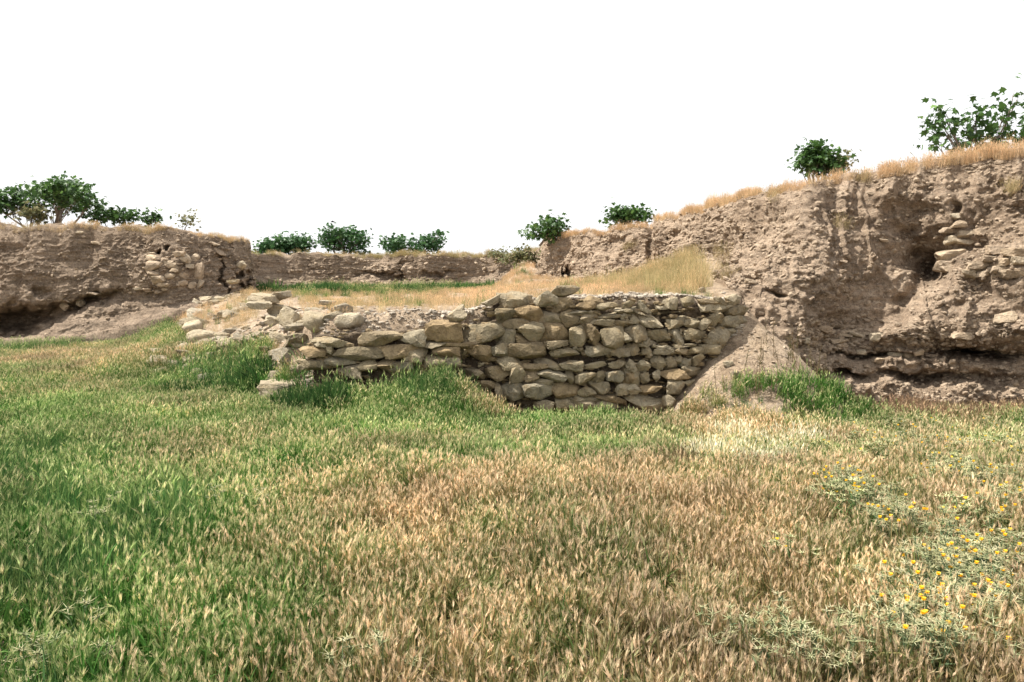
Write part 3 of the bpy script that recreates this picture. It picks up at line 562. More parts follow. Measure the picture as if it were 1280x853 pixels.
# stones set in the cliffs (parts of the cliff)
def set_stones(key, lst, base, mat=M_CLIFFSTONE, out=0.0, flat=.8):
    for i, (px, py, wpx, hpx, ti) in enumerate(lst):
        p = cliff_hit(px, py, key); Y = p[1]; c = at(px, py, Y + .10 + 0.2 * wpx * Y / FPX - out); w_ = wpx * Y / FPX * 1.1; h_ = hpx * Y / FPX * 1.15
        V, Fc = random_rock(base + i, w_, w_ * flat, h_, 3 if Y < 20 else 2, 4, .07)
        o = link('stone', mesh_from('stone', V, Fc, mat, smooth=False), CLIFFS[key][0], c); o.rotation_euler = (0, R(ti), R((i * 37) % 30 - 15))
set_stones('left', [(192, 323, 17, 7, 5), (206, 325, 8, 4, 0), (194, 332, 19, 9, 0), (214, 331, 16, 8, 8), (192, 342, 14, 5, 10), (198, 350, 15, 9, -12), (205, 356, 14, 5, 5), (224, 318, 12, 6, 0), (231, 324, 14, 8, 25), (229, 344, 10, 6, 30),
                    (249, 340, 9, 17, 5), (229, 354, 9, 6, 0), (240, 357, 8, 8, 20), (244, 323, 8, 10, 30), (238, 333, 9, 4, 10), (190, 317, 9, 3, 0), (184, 362, 9, 3, 0), (198, 365, 9, 3, 0), (206, 362, 6, 3, 0), (172, 361, 10, 3, -5), (186, 364, 8, 3, 0),
                    (118, 367, 14, 3, 8), (101, 377, 11, 6, 60), (80, 383, 9, 8, 30), (120, 304, 10, 3, 10), (100, 291, 10, 3, 0), (268, 305, 9, 3, 25), (273, 314, 16, 3, 38), (213, 345, 12, 6, 0), (219, 338, 9, 5, 10), (251, 355, 7, 9, 30), (301, 331, 11, 6, -20)], 2000, out=0.10)
set_stones('right', [(1189, 320, 32, 13, -8), (1184, 334, 26, 13, 5), (1245, 314, 18, 10, 5), (1270, 316, 22, 9, 5), (1256, 327, 22, 8, -5), (1221, 332, 22, 9, -10), (1273, 326, 14, 10, 0), (1236, 324, 14, 7, 0), (1222, 326, 8, 5, 0), (1212, 341, 14, 7, 0),
                     (1203, 420, 18, 7, 5), (1275, 340, 10, 9, 0), (1028, 411, 13, 6, 10), (1057, 419, 14, 4, 5), (1072, 419, 16, 5, 8), (1095, 422, 11, 9, 0), (1045, 427, 13, 5, 0), (1008, 425, 8, 5, 0), (995, 446, 8, 7, 0), (1098, 436, 8, 5, 0),
                     (1120, 443, 12, 5, 0), (1135, 445, 14, 5, 0), (1163, 445, 13, 4, 0), (1148, 442, 9, 5, 0), (1035, 413, 8, 4, 0), (1027, 445, 10, 5, 0), (1077, 441, 10, 5, 0), (1100, 450, 12, 4, 0), (1052, 327, 12, 3, 5), (1063, 415, 9, 4, 0),
                     (1255, 398, 26, 12, -5), (1105, 301, 8, 3, 10), (1193, 300, 16, 7, 0), (1206, 293, 18, 7, 0), (1185, 288, 12, 7, 0), (1200, 281, 14, 6, 5), (1192, 270, 12, 6, 0), (1205, 303, 20, 5, 3), (1226, 290, 12, 6, 0),
                     (865, 345, 10, 6, 10), (938, 352, 12, 4, 10), (920, 326, 12, 4, -10), (905, 330, 10, 4, 0), (859, 309, 9, 5, 0), (852, 322, 8, 4, 0), (1262, 343, 20, 8, 5), (1248, 336, 14, 7, 0), (1230, 342, 13, 6, 0)], 2100, out=0.13)
# small stones all over the cliff faces: real, joined
def pebbles(key, n, smin, smax, seed, mat, extra=None):
    o, i0, i1 = CLIFFS[key]; rg = np.random.default_rng(seed); P = CF[i0:i1].reshape(-1, 3); qx = cpx[i0:i1].ravel(); qy = cpy[i0:i1].ravel()
    ok = (qx > -60) & (qx < 1340) & (P[:, 1] > 3); wt = (0.35 + np.clip(noise(P * 0.9, 71) + .3, 0, 2)) * ok / np.maximum(P[:, 1], 8)
    if extra is not None: wt = wt * (1 + extra(qx, qy))
    idx = rg.choice(len(P), n, p=wt / wt.sum()); C = P[idx]; base = []
    for s in range(10):
        V, Fc = random_rock(4000 + s, 1, 1, 1, 1, 5, .1); base.append((V, Fc))
    VV, FF, off = [], [], 0
    for j in range(n):
        V, Fc = base[j % 10]; s = smin * (smax / smin) ** (rg.random() ** 1.7) * (C[j, 1] / 15) ** .6
        a = rg.uniform(0, 6.28); V = V * np.array([s * rg.uniform(.9, 1.7), s, s * rg.uniform(.45, 1.0)]); ca, sa = math.cos(a), math.sin(a)
        tt = rg.normal(0, .35); V = np.stack([V[:, 0] * math.cos(tt) - V[:, 2] * math.sin(tt), V[:, 1], V[:, 0] * math.sin(tt) + V[:, 2] * math.cos(tt)], -1)
        V = np.stack([V[:, 0] * ca - V[:, 1] * sa, V[:, 0] * sa + V[:, 1] * ca, V[:, 2]], -1) + C[j]; VV.append(V); FF.append(Fc + off); off += len(V)
    po = link('small_stones', mesh_from('small_stones', np.concatenate(VV), np.concatenate(FF), mat, smooth=False), o); po['kind'] = 'stuff'
M_PEB = mat_stone('pebble', [(0.40, 0.31, 0.225), (0.46, 0.37, 0.28)], (0.34, 0.26, 0.19))
pebbles('right', 11500, 0.012, 0.10, 1, M_PEB, lambda x, y: 7 * blob(x, y, 1080, 428, 90, 14) + 3 * blob(x, y, 1240, 330, 50, 40) + 3 * blob(x, y, 905, 350, 30, 20) + 3 * (y > 400))
pebbles('left', 1700, 0.015, 0.08, 2, M_PEB, lambda x, y: 4 * blob(x, y, 215, 340, 40, 30))
pebbles('back', 350, 0.03, 0.12, 3, M_PEB)

def ground_gravel(name, lab, n, sampler, smin, smax, mat, seed, lift=0.0):
    rg = np.random.default_rng(seed); X, Y = sampler(rg, n); Z = ground_z(X, Y) + lift; base = [random_rock(4300 + s, 1, 1, 1, 1, 5, .1) for s in range(10)]
    VV, FF, off = [], [], 0
    for j in range(len(X)):
        V, Fc = base[j % 10]; s = smin * (smax / smin) ** (rg.random() ** 2); a = rg.uniform(0, 6.28); ca, sa = math.cos(a), math.sin(a)
        V = V * np.array([s * rg.uniform(.9, 1.6), s, s * rg.uniform(.4, .9)]); V = np.stack([V[:, 0] * ca - V[:, 1] * sa, V[:, 0] * sa + V[:, 1] * ca, V[:, 2]], -1) + (X[j], Y[j], Z[j]); VV.append(V); FF.append(Fc + off); off += len(V)
    tag(link(name, mesh_from(name, np.concatenate(VV), np.concatenate(FF), mat, smooth=False)), lab, 'gravel', kind='stuff')
RUB = [mesh_from('rubble_stone', *random_rock(4700 + q, 1, 1, 1, 2, 4, .08), M_PALE, smooth=False) for q in range(14)]
def rubble(lab, group, n, sampler, smin, smax, seed):
    rg = np.random.default_rng(seed); X, Y = sampler(rg, n); Z = ground_z(X, Y)
    qx = np.quantile(X, [.25, .5, .75]); qy = np.quantile(Y, [.33, .67])
    for j in range(n):
        s_ = smin * (smax / smin) ** (rg.random() ** 1.5); t_ = math.log(s_ / smin) / math.log(smax / smin)
        word = ('small', 'middling', 'big')[min(2, int(t_ * 3))]; place = ('leftmost', 'left centre', 'right centre', 'rightmost')[int(np.searchsorted(qx, X[j]))] + ', ' + ('nearest', 'middle', 'farthest')[int(np.searchsorted(qy, Y[j]))] + ' part'
        o = link('rubble_stone', RUB[rg.integers(0, 14)], None, (X[j], Y[j], Z[j] + .02)); o.scale = (s_ * rg.uniform(1, 1.6), s_, s_ * rg.uniform(.35, .85))
        o.rotation_euler = (rg.normal(0, .15), rg.normal(0, .2), rg.uniform(0, 6.28)); tag(o, f'{word} {lab}, {place}', 'rubble stone', group)
ground_gravel('wall_top_gravel', 'pale gravel and chips spread along the top of the stone wall', 4200, lambda r, n: (lambda x: (x, np.where(x < -.8, 12.15, 12.32) + np.abs(r.normal(0, .32, n))))(r.uniform(-3.2, 3.6, n)), .012, .075, M_GRAVEL, 31, .01)
ground_gravel('mound_rubble', 'pale stone chips scattered over the bare soil of the rubble mound', 1500, lambda r, n: (r.normal(-4.9, 1.2, n), r.normal(14.8, 1.3, n)), .015, .13, M_GRAVEL, 32)
rubble('beige stone in the spill at the wall end', 'stones of the rubble spill', 55, lambda r, n: (lambda t: (-3.3 - 3.6 * t + r.normal(0, .3, n), 12.7 + 3.6 * t + r.normal(0, .55, n)))(r.random(n)), .17, .36, 35)
ground_gravel('rubble_chips', 'small beige stones filling the spill at the left end of the wall', 260, lambda r, n: (lambda t: (-3.3 - 3.6 * t + r.normal(0, .4, n), 12.7 + 3.6 * t + r.normal(0, .6, n)))(r.random(n)), .04, .15, M_PALE, 38, .01)
rubble('pale block round the low left pile', 'blocks round the left pile', 42, lambda r, n: (lambda t: (-7.5 + 2.6 * t + r.normal(0, .35, n), 16.9 - 1.6 * t + r.normal(0, .4, n)))(r.random(n)), .2, .42, 36)
ground_gravel('pile_chips', 'small pale stones between the blocks of the low pile at the left', 190, lambda r, n: (lambda t: (-7.5 + 2.6 * t + r.normal(0, .45, n), 16.9 - 1.6 * t + r.normal(0, .5, n)))(r.random(n)), .05, .17, M_PALE, 39, .01)
rubble('pale block on the bare scree', 'blocks on the scree', 22, lambda r, n: (lambda t: (-9.8 + 2.9 * t + r.normal(0, .5, n), 24.5 - 3 * t + r.normal(0, 1.3, n)))(r.random(n)), .22, .45, 37)
ground_gravel('spoil_gravel', 'small stones scattered on the earth spoil between wall and right cliff', 260, lambda r, n: (r.normal(3.6, .7, n), r.normal(12.2, .55, n)), .01, .06, M_PEB, 33)
ground_gravel('scree_gravel', 'loose chips on the bare scree below the left cliff', 1500, lambda r, n: (r.uniform(-18, -8, n), r.normal(26.3, 1.4, n)), .03, .15, M_PEB, 34)
#@@VEG
# ------------------------------------------------------------------ plants: prototypes
class Proto:
    def __init__(s): s.V = []; s.F = []; s.M = []; s.A = []
    def add(s, V, F, m, var):
        off = len(s.V); s.V += [tuple(v) for v in V]; s.F += [tuple(a + off for a in f) for f in F]; s.M += [m] * len(F); s.A += [var] * len(V)
    def strip(s, p, d, up, L, w_, droop, n, m, var, tip=0.1):
        """a leaf or stem: bends from direction d toward the ground; flat strip facing 'side'"""
        p = np.array(p, float); d = np.array(d, float); d /= np.linalg.norm(d); side = np.cross(d, (0, 0, 1.0)); 
        if np.linalg.norm(side) < 1e-3: side = np.array([1.0, 0, 0])
        side /= np.linalg.norm(side); a = random.uniform(0, 3.14); fwd = np.cross(side, d); sd = side * math.cos(a) + fwd * math.sin(a)
        if up: sd = side
        V, F = [], []
        for i in range(n + 1):
            t = i / n; wd = w_ * (1 - (1 - tip) * t ** 1.5) * 0.5
            if i == n and tip < 0.2: V.append(p)
            else: V += [p - sd * wd, p + sd * wd]
            if i < n:
                p = p + d * (L / n); d = d + np.array([0, 0, -droop / n]) + 0 * sd; d /= np.linalg.norm(d)
        for i in range(n):
            b = 2 * i
            if i == n - 1 and tip < 0.2: F.append((b, b + 1, b + 2))
            else: F.append((b, b + 1, b + 3, b + 2))
        s.add(V, F, m, var); return p, d
    def head(s, p, d, L, r, awn, n, m, var):
        d = d / np.linalg.norm(d); a = np.cross(d, (0.3, 0.5, 0.8)); a /= np.linalg.norm(a); b = np.cross(d, a)
        ring = [p + d * L * .35 + (a * math.cos(q) + b * math.sin(q)) * r for q in (0, 2.09, 4.19)]
        s.add([p] + ring + [p + d * L], [(0, 1, 2), (0, 2, 3), (0, 3, 1), (4, 2, 1), (4, 3, 2), (4, 1, 3)], m, var * .8)
        for i in range(n):
            q = random.uniform(0, 6.28); t = random.uniform(.05, .95); o = a * math.cos(q) + b * math.sin(q); base = p + d * L * t + o * r * .6
            dd = d + o * random.uniform(.18, .42); dd /= np.linalg.norm(dd); tip = base + dd * awn * random.uniform(.7, 1.1); sd = np.cross(dd, o); sd /= np.linalg.norm(sd) + 1e-9
            s.add([base - sd * .0010, base + sd * .0010, tip], [(0, 1, 2)], m, min(1, var + .25))
    def build(s, name, mats):
        me = mesh_from(name, np.array(s.V), s.F, mats, s.M, smooth=False); at_ = me.attributes.new('var', 'FLOAT', 'POINT'); at_.data.foreach_set('value', np.array(s.A, dtype=np.float32)); return me
def proto_col(name, meshes):
    c = bpy.data.collections.new(name)
    for i, m in enumerate(meshes):
        o = bpy.data.objects.new('%s_%02d' % (name, i), m); c.objects.link(o)
    return c
def rdir(lean): a = random.uniform(0, 6.28); l = abs(random.gauss(0, lean)); return np.array([math.cos(a) * l, math.sin(a) * l, 1.0])
def barley(n, R_, hmin, hmax, far=False):
    p = Proto()
    for i in range(n):
        a = random.uniform(0, 6.28); r = R_ * math.sqrt(random.random()); b = (r * math.cos(a), r * math.sin(a), -0.02); h = random.uniform(hmin, hmax); v = random.random()
        e, d = p.strip(b, rdir(.22), False, h, .0045 if not far else .007, .25, 3 if not far else 2, 0, v, 1.0)
        d = d + np.array([random.gauss(.12, .3), random.gauss(0, .3), 0])
        if far: p.head(e, d, .050, .0070, .030, 5, 1, v)
        else: p.head(e, d, .034, .0047, .023, 13, 1, v)
        for q in range(3 if not far else 2):
            zb = random.uniform(0, .5) * h; 
            p.strip((b[0], b[1], zb), rdir(.65), False, random.uniform(.10, .20), random.uniform(.005, .009) * (1.5 if far else 1), random.uniform(.4, 1.6), 3 if not far else 2, 0, random.random())
    return p
def leafy(n, R_, h, wd, m=0, heads=0, droop=1.0, lean=.45):
    p = Proto()
    for i in range(n):
        a = random.uniform(0, 6.28); r = R_ * math.sqrt(random.random()); b = (r * math.cos(a), r * math.sin(a), -0.02)
        p.strip(b, rdir(lean), False, h * random.uniform(.55, 1.15), wd * random.uniform(.7, 1.3), random.uniform(.3, 1.4) * droop, 4, m, random.random())
    for i in range(heads):
        a = random.uniform(0, 6.28); r = R_ * math.sqrt(random.random()); e, d = p.strip((r * math.cos(a), r * math.sin(a), 0), rdir(.25), False, h * random.uniform(.8, 1.15), .004, .3, 3, 0, random.random(), 1.0)
        p.head(e, d + np.array([random.gauss(.1, .3), random.gauss(0, .3), 0]), .055, .006, .045, 7, 1, random.random())
    return p
def straw(n, R_, h, heads=True, wd=.004):
    p = Proto()
    for i in range(n):
        a = random.uniform(0, 6.28); r = R_ * math.sqrt(random.random()); v = random.random()
        e, d = p.strip((r * math.cos(a), r * math.sin(a), -.02), rdir(.3), False, h * random.uniform(.45, 1.1), wd, random.uniform(.1, .6), 3, 0, v, .5)
        if heads and random.random() < .6: p.head(e, d, .045, .006, .035, 4, 0, min(1, v + .2))
    return p
def stem_net(p, R_, h, n, mleaf, mspine, mflower, pf, star=.02, stars=True):
    """star thistle: branching wiry stems, small grey leaves, spiny stars, some yellow flowers"""
    for i in range(n):
        a = random.uniform(0, 6.28); r = R_ * math.sqrt(random.random()) * .5; b = np.array([r * math.cos(a), r * math.sin(a), 0]); hh = h * random.uniform(.6, 1.0) * (1 - .25 * r / R_)
        d = rdir(.35) + np.array([math.cos(a), math.sin(a), 0]) * .6 * r / R_
        e, d2 = p.strip(b, d, False, hh * .6, .005, -.1, 2, mleaf, random.random(), .8)
        for q in range(4):
            p.strip(b + (e - b) * random.random(), rdir(1.2), False, random.uniform(.05, .10), .010, .6, 2, mleaf, random.random())
        for q in range(3):
            e2, d3 = p.strip(e, d2 + rdir(.9) * .8, False, hh * random.uniform(.25, .5), .0035, 0, 2, mleaf, random.random() * .6, .8)
            p.strip(e2 - d3 * .03, rdir(1.2), False, .05, .008, .6, 2, mleaf, random.random())
            yield_star(p, e2, star * random.uniform(.7, 1.4), mspine, mflower, random.random() < pf, mleaf)
def yield_star(p, c, s_, mspine, mflower, fl, mleaf):
    v = random.random(); c = np.array(c)
    p.add([c + (0.3 * s_, 0, 0), c + (-.15 * s_, .26 * s_, 0), c + (-.15 * s_, -.26 * s_, 0), c + (0, 0, .45 * s_), c - (0, 0, .35 * s_)], [(0, 1, 3), (1, 2, 3), (2, 0, 3), (1, 0, 4), (2, 1, 4), (0, 2, 4)], mleaf, .8)
    a0 = random.uniform(0, 6.28)
    for i in range(7):
        a = a0 + i * .9; d = np.array([math.cos(a), math.sin(a), random.uniform(-.2, .7)]); d /= np.linalg.norm(d); sd = np.cross(d, (0, 0, 1.)); sd /= np.linalg.norm(sd); w_ = .0021
        p.add([c - sd * w_, c + sd * w_, c + d * s_ * 1.7], [(0, 1, 2)], mspine, v); p.add([c - (0, 0, w_), c + (0, 0, w_), c + d * s_ * 1.7], [(0, 1, 2)], mspine, v)
    if fl:
        t = c + np.array([0, 0, .45 * s_])
        for i in range(8):
            a = i * .785; d = np.array([math.cos(a), math.sin(a), .9]) * s_ * .5; sd = np.array([-math.sin(a), math.cos(a), 0]) * s_ * .16
            p.add([t, t + d - sd, t + d + sd], [(0, 1, 2)], mflower, v)
def russet(n, R_, h):
    p = Proto()
    for i in range(n):
        a = random.uniform(0, 6.28); r = R_ * math.sqrt(random.random()); b = np.array([r * math.cos(a), r * math.sin(a), 0]); e, d = p.strip(b, rdir(.3), False, h * random.uniform(.6, 1), .004, 0, 2, 0, random.random(), .8)
        for q in range(11): p.strip(b + (e - b) * random.uniform(.25, 1), rdir(.8), False, random.uniform(.02, .05), .010, .3, 1, 0, random.random())
    return p
def tall_weed(h):
    p = Proto(); e, d = p.strip((0, 0, 0), rdir(.12), False, h, .006, .1, 4, 0, .7, .6)
    for q in range(16):
        t = random.uniform(.1, 1); p.strip(e * t, rdir(.8), False, random.uniform(.04, .12) * (1.3 - t * .6), .009, .5, 2, 0, random.random() * .8)
    return p
C_NEAR = proto_col('near_barley', [barley(15, .085, .14, .27).build('barley', [M_BLADE, M_HEAD]) for _ in range(9)])
C_FAR = proto_col('far_barley', [barley(30, .17, .14, .28, True).build('barley', [M_BLADE, M_HEAD]) for _ in range(7)])
C_LUSH = proto_col('lush', [leafy(34, .13, .34, .011, heads=4).build('lush', [M_LUSH, M_HEAD]) for _ in range(5)])
C_BUSH = proto_col('bush', [leafy(80, .16, .30, .028, droop=.4, lean=1.1).build('bush', [M_LUSH, M_HEAD]) for _ in range(4)])
C_STRAW = proto_col('straw', [straw(34, .13, .26).build('straw', [M_STRAW]) for _ in range(6)])
C_TALL = proto_col('tall_straw', [straw(40, .16, .62, True, .006).build('straw', [M_STRAW]) for _ in range(5)])
_t = []
for _ in range(5):
    p = Proto(); stem_net(p, .22, .30, 10, 0, 1, 2, .09); _t.append(p.build('thistle', [M_THLEAF, M_SPINE, M_YELLOW]))
C_THIST = proto_col('thistle', _t)
C_RUSS = proto_col('russet', [russet(20, .17, .32).build('russet', [M_RUSSET]) for _ in range(4)])
C_WEED = proto_col('weed', [tall_weed(random.uniform(.4, .7)).build('weed', [M_RUSSET]) for _ in range(4)])

def scatter(name, lab, cat, coll, P, scl, dry, lum, seed=0, tilt=.12, parent=None):
    rg = np.random.default_rng(seed); n = len(P)
    me = bpy.data.meshes.new(name); me.vertices.add(n); me.vertices.foreach_set('co', np.asarray(P, np.float32).ravel())
    def A(nm, ty, arr, key='value'):
        a = me.attributes.new(nm, ty, 'POINT'); a.data.foreach_set(key, np.ascontiguousarray(arr).ravel())
    A('rot', 'FLOAT_VECTOR', np.stack([rg.normal(0, tilt, n), rg.normal(0, tilt, n), rg.uniform(0, 6.283, n)], 1).astype(np.float32), 'vector')
    A('scl', 'FLOAT', np.asarray(scl * rg.uniform(.8, 1.2, n), np.float32)); A('dry', 'FLOAT', np.asarray(np.clip(dry + rg.normal(0, .10, n), -.2, 1.2), np.float32)); A('lum', 'FLOAT', np.asarray(lum * rg.uniform(.85, 1.15, n), np.float32))
    A('kind', 'INT', rg.integers(0, len(coll.objects), n).astype(np.int32))
    o = link(name, me, parent)
    g = bpy.data.node_groups.new(name, 'GeometryNodeTree'); g.interface.new_socket('Geometry', in_out='INPUT', socket_type='NodeSocketGeometry'); g.interface.new_socket('Geometry', in_out='OUTPUT', socket_type='NodeSocketGeometry')
    N = g.nodes; gi = N.new('NodeGroupInput'); go = N.new('NodeGroupOutput'); ip = N.new('GeometryNodeInstanceOnPoints'); ci = N.new('GeometryNodeCollectionInfo')
    ci.inputs['Collection'].default_value = coll; ci.inputs['Separate Children'].default_value = True; ci.inputs['Reset Children'].default_value = True
    def na(nm, t):
        q = N.new('GeometryNodeInputNamedAttribute'); q.data_type = t; q.inputs['Name'].default_value = nm; return q.outputs['Attribute']
    er = N.new('FunctionNodeEulerToRotation'); g.links.new(na('rot', 'FLOAT_VECTOR'), er.inputs[0])
    mp = N.new('GeometryNodeMeshToPoints')
    g.links.new(gi.outputs[0], mp.inputs['Mesh']); g.links.new(mp.outputs[0], ip.inputs['Points']); g.links.new(ci.outputs[0], ip.inputs['Instance']); ip.inputs['Pick Instance'].default_value = True
    g.links.new(na('kind', 'INT'), ip.inputs['Instance Index']); g.links.new(er.outputs[0], ip.inputs['Rotation']); g.links.new(na('scl', 'FLOAT'), ip.inputs['Scale'])
    g.links.new(ip.outputs[0], go.inputs[0]); m = o.modifiers.new('scatter', 'NODES'); m.node_group = g
    if parent is None: tag(o, lab, cat, kind='stuff')
    else: o['kind'] = 'stuff'
    return o

# ------------------------------------------------------------------ where the plants grow
def jitter_pts(rg, x0, x1, y0, y1, dens):
    n = int((x1 - x0) * (y1 - y0) * dens); return rg.uniform(x0, x1, n), rg.uniform(y0, y1, n)
def visible(X, Y, m=2.0): return (np.abs(X) < 0.665 * Y + m)
rg = np.random.default_rng(5)
def near_cliff(X, Y):
    """inside the pit floor (not inside the cliffs)"""
    F = CG[:, NB]; A = np.arctan2(F[:, 1] - CEN[1], F[:, 0] - CEN[0]); D = np.hypot(F[:, 0] - CEN[0], F[:, 1] - CEN[1]); o = np.argsort(A); a = np.arctan2(Y - CEN[1], X - CEN[0]); d = np.hypot(X - CEN[0], Y - CEN[1])
    v = d - np.interp(a, A[o], D[o], period=2 * math.pi)
    return np.where((X > 3.4) & (Y < 13.6), Y - np.interp(X, [3.4, 3.6, 4.3, 5.5, 7.0, 8.6, 10.5, 13.5], [12.3, 12.35, 12.55, 13.2, 13.05, 12.75, 12, 9.5]), v)
def gaussmap(px, py, base, lst):
    v = base
    for cx, cy, rx, ry, an, val, wt in lst:
        b = np.clip(blob(px, py, cx, cy, rx, ry, an, 2.4) * wt, 0, 1); v = v * (1 - b) + val * b
    return v
def dry_map(px, py, X, Y):
    n1 = fbm(np.stack([X * .55, Y * .55, 0 * X], -1), 3, 301); n2 = noise(np.stack([X * 2.2, Y * 2.2, 0 * X], -1), 302)
    b = .30 + .55 * sstep(px, 200, 760) * sstep(py, 560, 640) + .12 * sstep(px, 100, 500) * sstep(py, 600, 800)
    b = np.where(py < 620, np.maximum(b, 0), b)
    d = gaussmap(px, py, b, [(90, 455, 190, 16, 0, .80, 1), (40, 560, 200, 40, 0, .22, .8), (120, 500, 200, 16, 0, .52, .8), (330, 590, 170, 40, 0, .50, .7), (560, 545, 240, 34, 3, .25, .85), (700, 545, 140, 30, 0, .12, .8), (450, 500, 200, 20, 0, .05, 1), (600, 500, 140, 14, 0, .15, .9), (720, 517, 140, 5, 0, .9, .7),
        (930, 540, 120, 30, 0, .80, 1), (1120, 600, 200, 60, 0, .78, 1), (760, 580, 90, 16, -8, .30, .8), (860, 730, 260, 110, 0, 1.0, 1), (600, 680, 130, 60, 0, .8, .7), (30, 690, 130, 120, 0, -.15, 1), (40, 800, 90, 60, 0, -.05, .9), (215, 660, 60, 35, 0, .1, .6), (330, 800, 120, 60, 0, .45, .6), (600, 800, 160, 50, 0, .75, .6), (1100, 760, 200, 100, 0, .95, 1), (230, 470, 70, 14, 0, .45, .6), (1090, 545, 120, 12, 0, .6, .7)])
    return d + .40 * n1 + .24 * n2 - .05
def lum_map(px, py, X, Y):
    n = fbm(np.stack([X * .8, Y * .8, 0 * X], -1), 3, 311)
    l = gaussmap(px, py, 1.0 + 0 * px, [(20, 700, 80, 120, 0, .72, 1), (900, 585, 60, 22, 0, 1.28, .9), (950, 545, 70, 25, 0, 1.15, .8), (840, 610, 70, 16, 0, .72, .8), (960, 610, 60, 14, 0, .72, .7)])
    return l * (1.05 + .45 * n) * (1 - .12 * sstep(px, 500, 800) * sstep(py, 600, 680))
# bare places (sharp-ish masks in photo space of the ground points)
def bare(px, py, X, Y):
    m = blob(px, py, 350, 460, 13, 34, 8, 4) + blob(px, py, 340, 410, 50, 28, -10, 5) + blob(px, py, 262, 428, 55, 15, 0, 5)
    m = m + (np.hypot((X - 3.55) / 1.35, (Y - 12.5) / 1.0) < 1) + blob(px, py, 15, 268 + 160, 90, 14, -4, 4)
    m = m + blob(px, py, 60, 690, 22, 14, 0, 4) * .0
    return np.clip(m, 0, 1)
xa, ya = jitter_pts(rg, -7, 7, 2.3, 8.6, 95); k_ = visible(xa, ya, 1.2); xa, ya = xa[k_], ya[k_]; za = ground_z(xa, ya)
pxa, pya = proj(np.stack([xa, ya, za], -1)); da = dry_map(pxa, pya, xa, ya); la = lum_map(pxa, pya, xa, ya)
patch = noise(np.stack([xa * 1.1, ya * 1.1, 0 * xa], -1), 333)
lushm = (da < .08) & (patch > -.1)
keepn = rg.random(len(xa)) > .65 * blob(pxa, pya, 1200, 765, 85, 65, 0, 3)
sc_a = (1.0 + .28 * patch) * np.where(rg.random(len(xa)) < .08, 1.25, 1)
P = np.stack([xa, ya, za], -1)
scatter('barley_grass', 'foreground stand of wild barley turning from green at left to tan at right', 'grass', C_NEAR, P[~lushm & keepn], sc_a[~lushm & keepn], da[~lushm & keepn], la[~lushm & keepn], 1)
PL = [P[lushm]]; DL = [da[lushm] * .5]; LL = [la[lushm]]; SL = [sc_a[lushm] * .85]
# middle and far field (outside the platform)
xb, yb = jitter_pts(rg, -21, 12, 8.3, 27, 42); zb = ground_z(xb, yb); pxb, pyb = proj(np.stack([xb, yb, zb], -1)); nc = near_cliff(xb, yb)
plat = (yb > 12.1) & (xb > -3.1) | (zb > 0.75) | ((yb > 12.1) & (zb > .55) & (xb > -4.3))
ok = visible(xb, yb, 1.2) & (nc < -0.15) & ~plat & (rg.random(len(xb)) > bare(pxb, pyb, xb, yb)) & ~((yb > 11.75) & (xb > -3.1) & (xb < 3.0))
xb, yb, zb, pxb, pyb = xb[ok], yb[ok], zb[ok], pxb[ok], pyb[ok]; db = dry_map(pxb, pyb, xb, yb); lb = lum_map(pxb, pyb, xb, yb)
P = np.stack([xb, yb, zb], -1); patch = noise(np.stack([xb * .9, yb * .9, 0 * xb], -1), 335)
lush_zone = .6 * blob(pxb, pyb, 278, 478, 58, 22, 0, 4) + blob(pxb, pyb, 395, 480, 36, 24, 0, 4) + blob(pxb, pyb, 85, 428, 120, 13, -8, 4) * (yb > 18) + blob(pxb, pyb, 945, 515, 48, 14, 0, 4) + .8 * blob(pxb, pyb, 500, 492, 110, 22, 0, 4) + .7 * blob(pxb, pyb, 560, 470, 30, 20, 0, 4)
lushm = rg.random(len(xb)) < lush_zone
scatter('field_grass', 'wide green to straw coloured barley grass covering the field up to the wall', 'grass', C_FAR, P[~lushm], (.95 + .22 * patch)[~lushm], db[~lushm], lb[~lushm], 2)
bush = blob(pxb, pyb, 278, 478, 58, 22, 0, 4) + blob(pxb, pyb, 395, 480, 36, 24, 0, 4)
PL.append(P[lushm]); DL.append(-.1 + 0 * db[lushm]); LL.append(lb[lushm]); SL.append(((1.0 + .45 * bush) * (1 - .6 * blob(pxb, pyb, 945, 500, 90, 60, 0, 4)))[lushm])
PL, DL, LL, SL = map(np.concatenate, (PL, DL, LL, SL))
scatter('lush_grass', 'lush bright green grass clumps below the rubble and beside the wall foot', 'grass', C_LUSH, PL, SL, DL, LL, 3)
# extra dense green growth for the two bushes and the bank
def patch_scatter(name, lab, coll, specs, scl, dry, lum, seed, tilt=.12, cat='grass', sink=.03):
    rg2 = np.random.default_rng(seed); L = []
    for x, y, rx, ry, n in specs:
        a = rg2.uniform(0, 6.28, n); r = np.sqrt(rg2.random(n)); X = x + rx * r * np.cos(a); Y = y + ry * r * np.sin(a); L.append(np.stack([X, Y, ground_z(X, Y) - sink], -1))
    P = np.concatenate(L); n = len(P)
    nn = noise(P * 1.7, seed)
    return scatter(name, lab, cat, coll, P, scl * (1 + .35 * nn), dry + .3 * nn, lum * (1 + .15 * nn), seed, tilt)
patch_scatter('weed_clump', 'dark green leafy weed clump at the foot of the rubble mound', C_BUSH, [(-4.9, 13.4, .8, .4, 80), (-4.35, 13.1, .3, .3, 36), (-5.6, 13.7, .4, .35, 24)], 1.15, -.15, .66, 41)
patch_scatter('weed_clump', 'dark green weed clump between the lone boulder and the left wall end', C_BUSH, [(-2.85, 11.35, .42, .25, 90)], 1.25, -.15, .62, 42)
patch_scatter('creeping_shrub', 'small dark creeping plant hanging at the left end of the wall', C_LUSH, [(-3.2, 11.85, .10, .08, 12)], .8, -.3, .6, 43, .6)
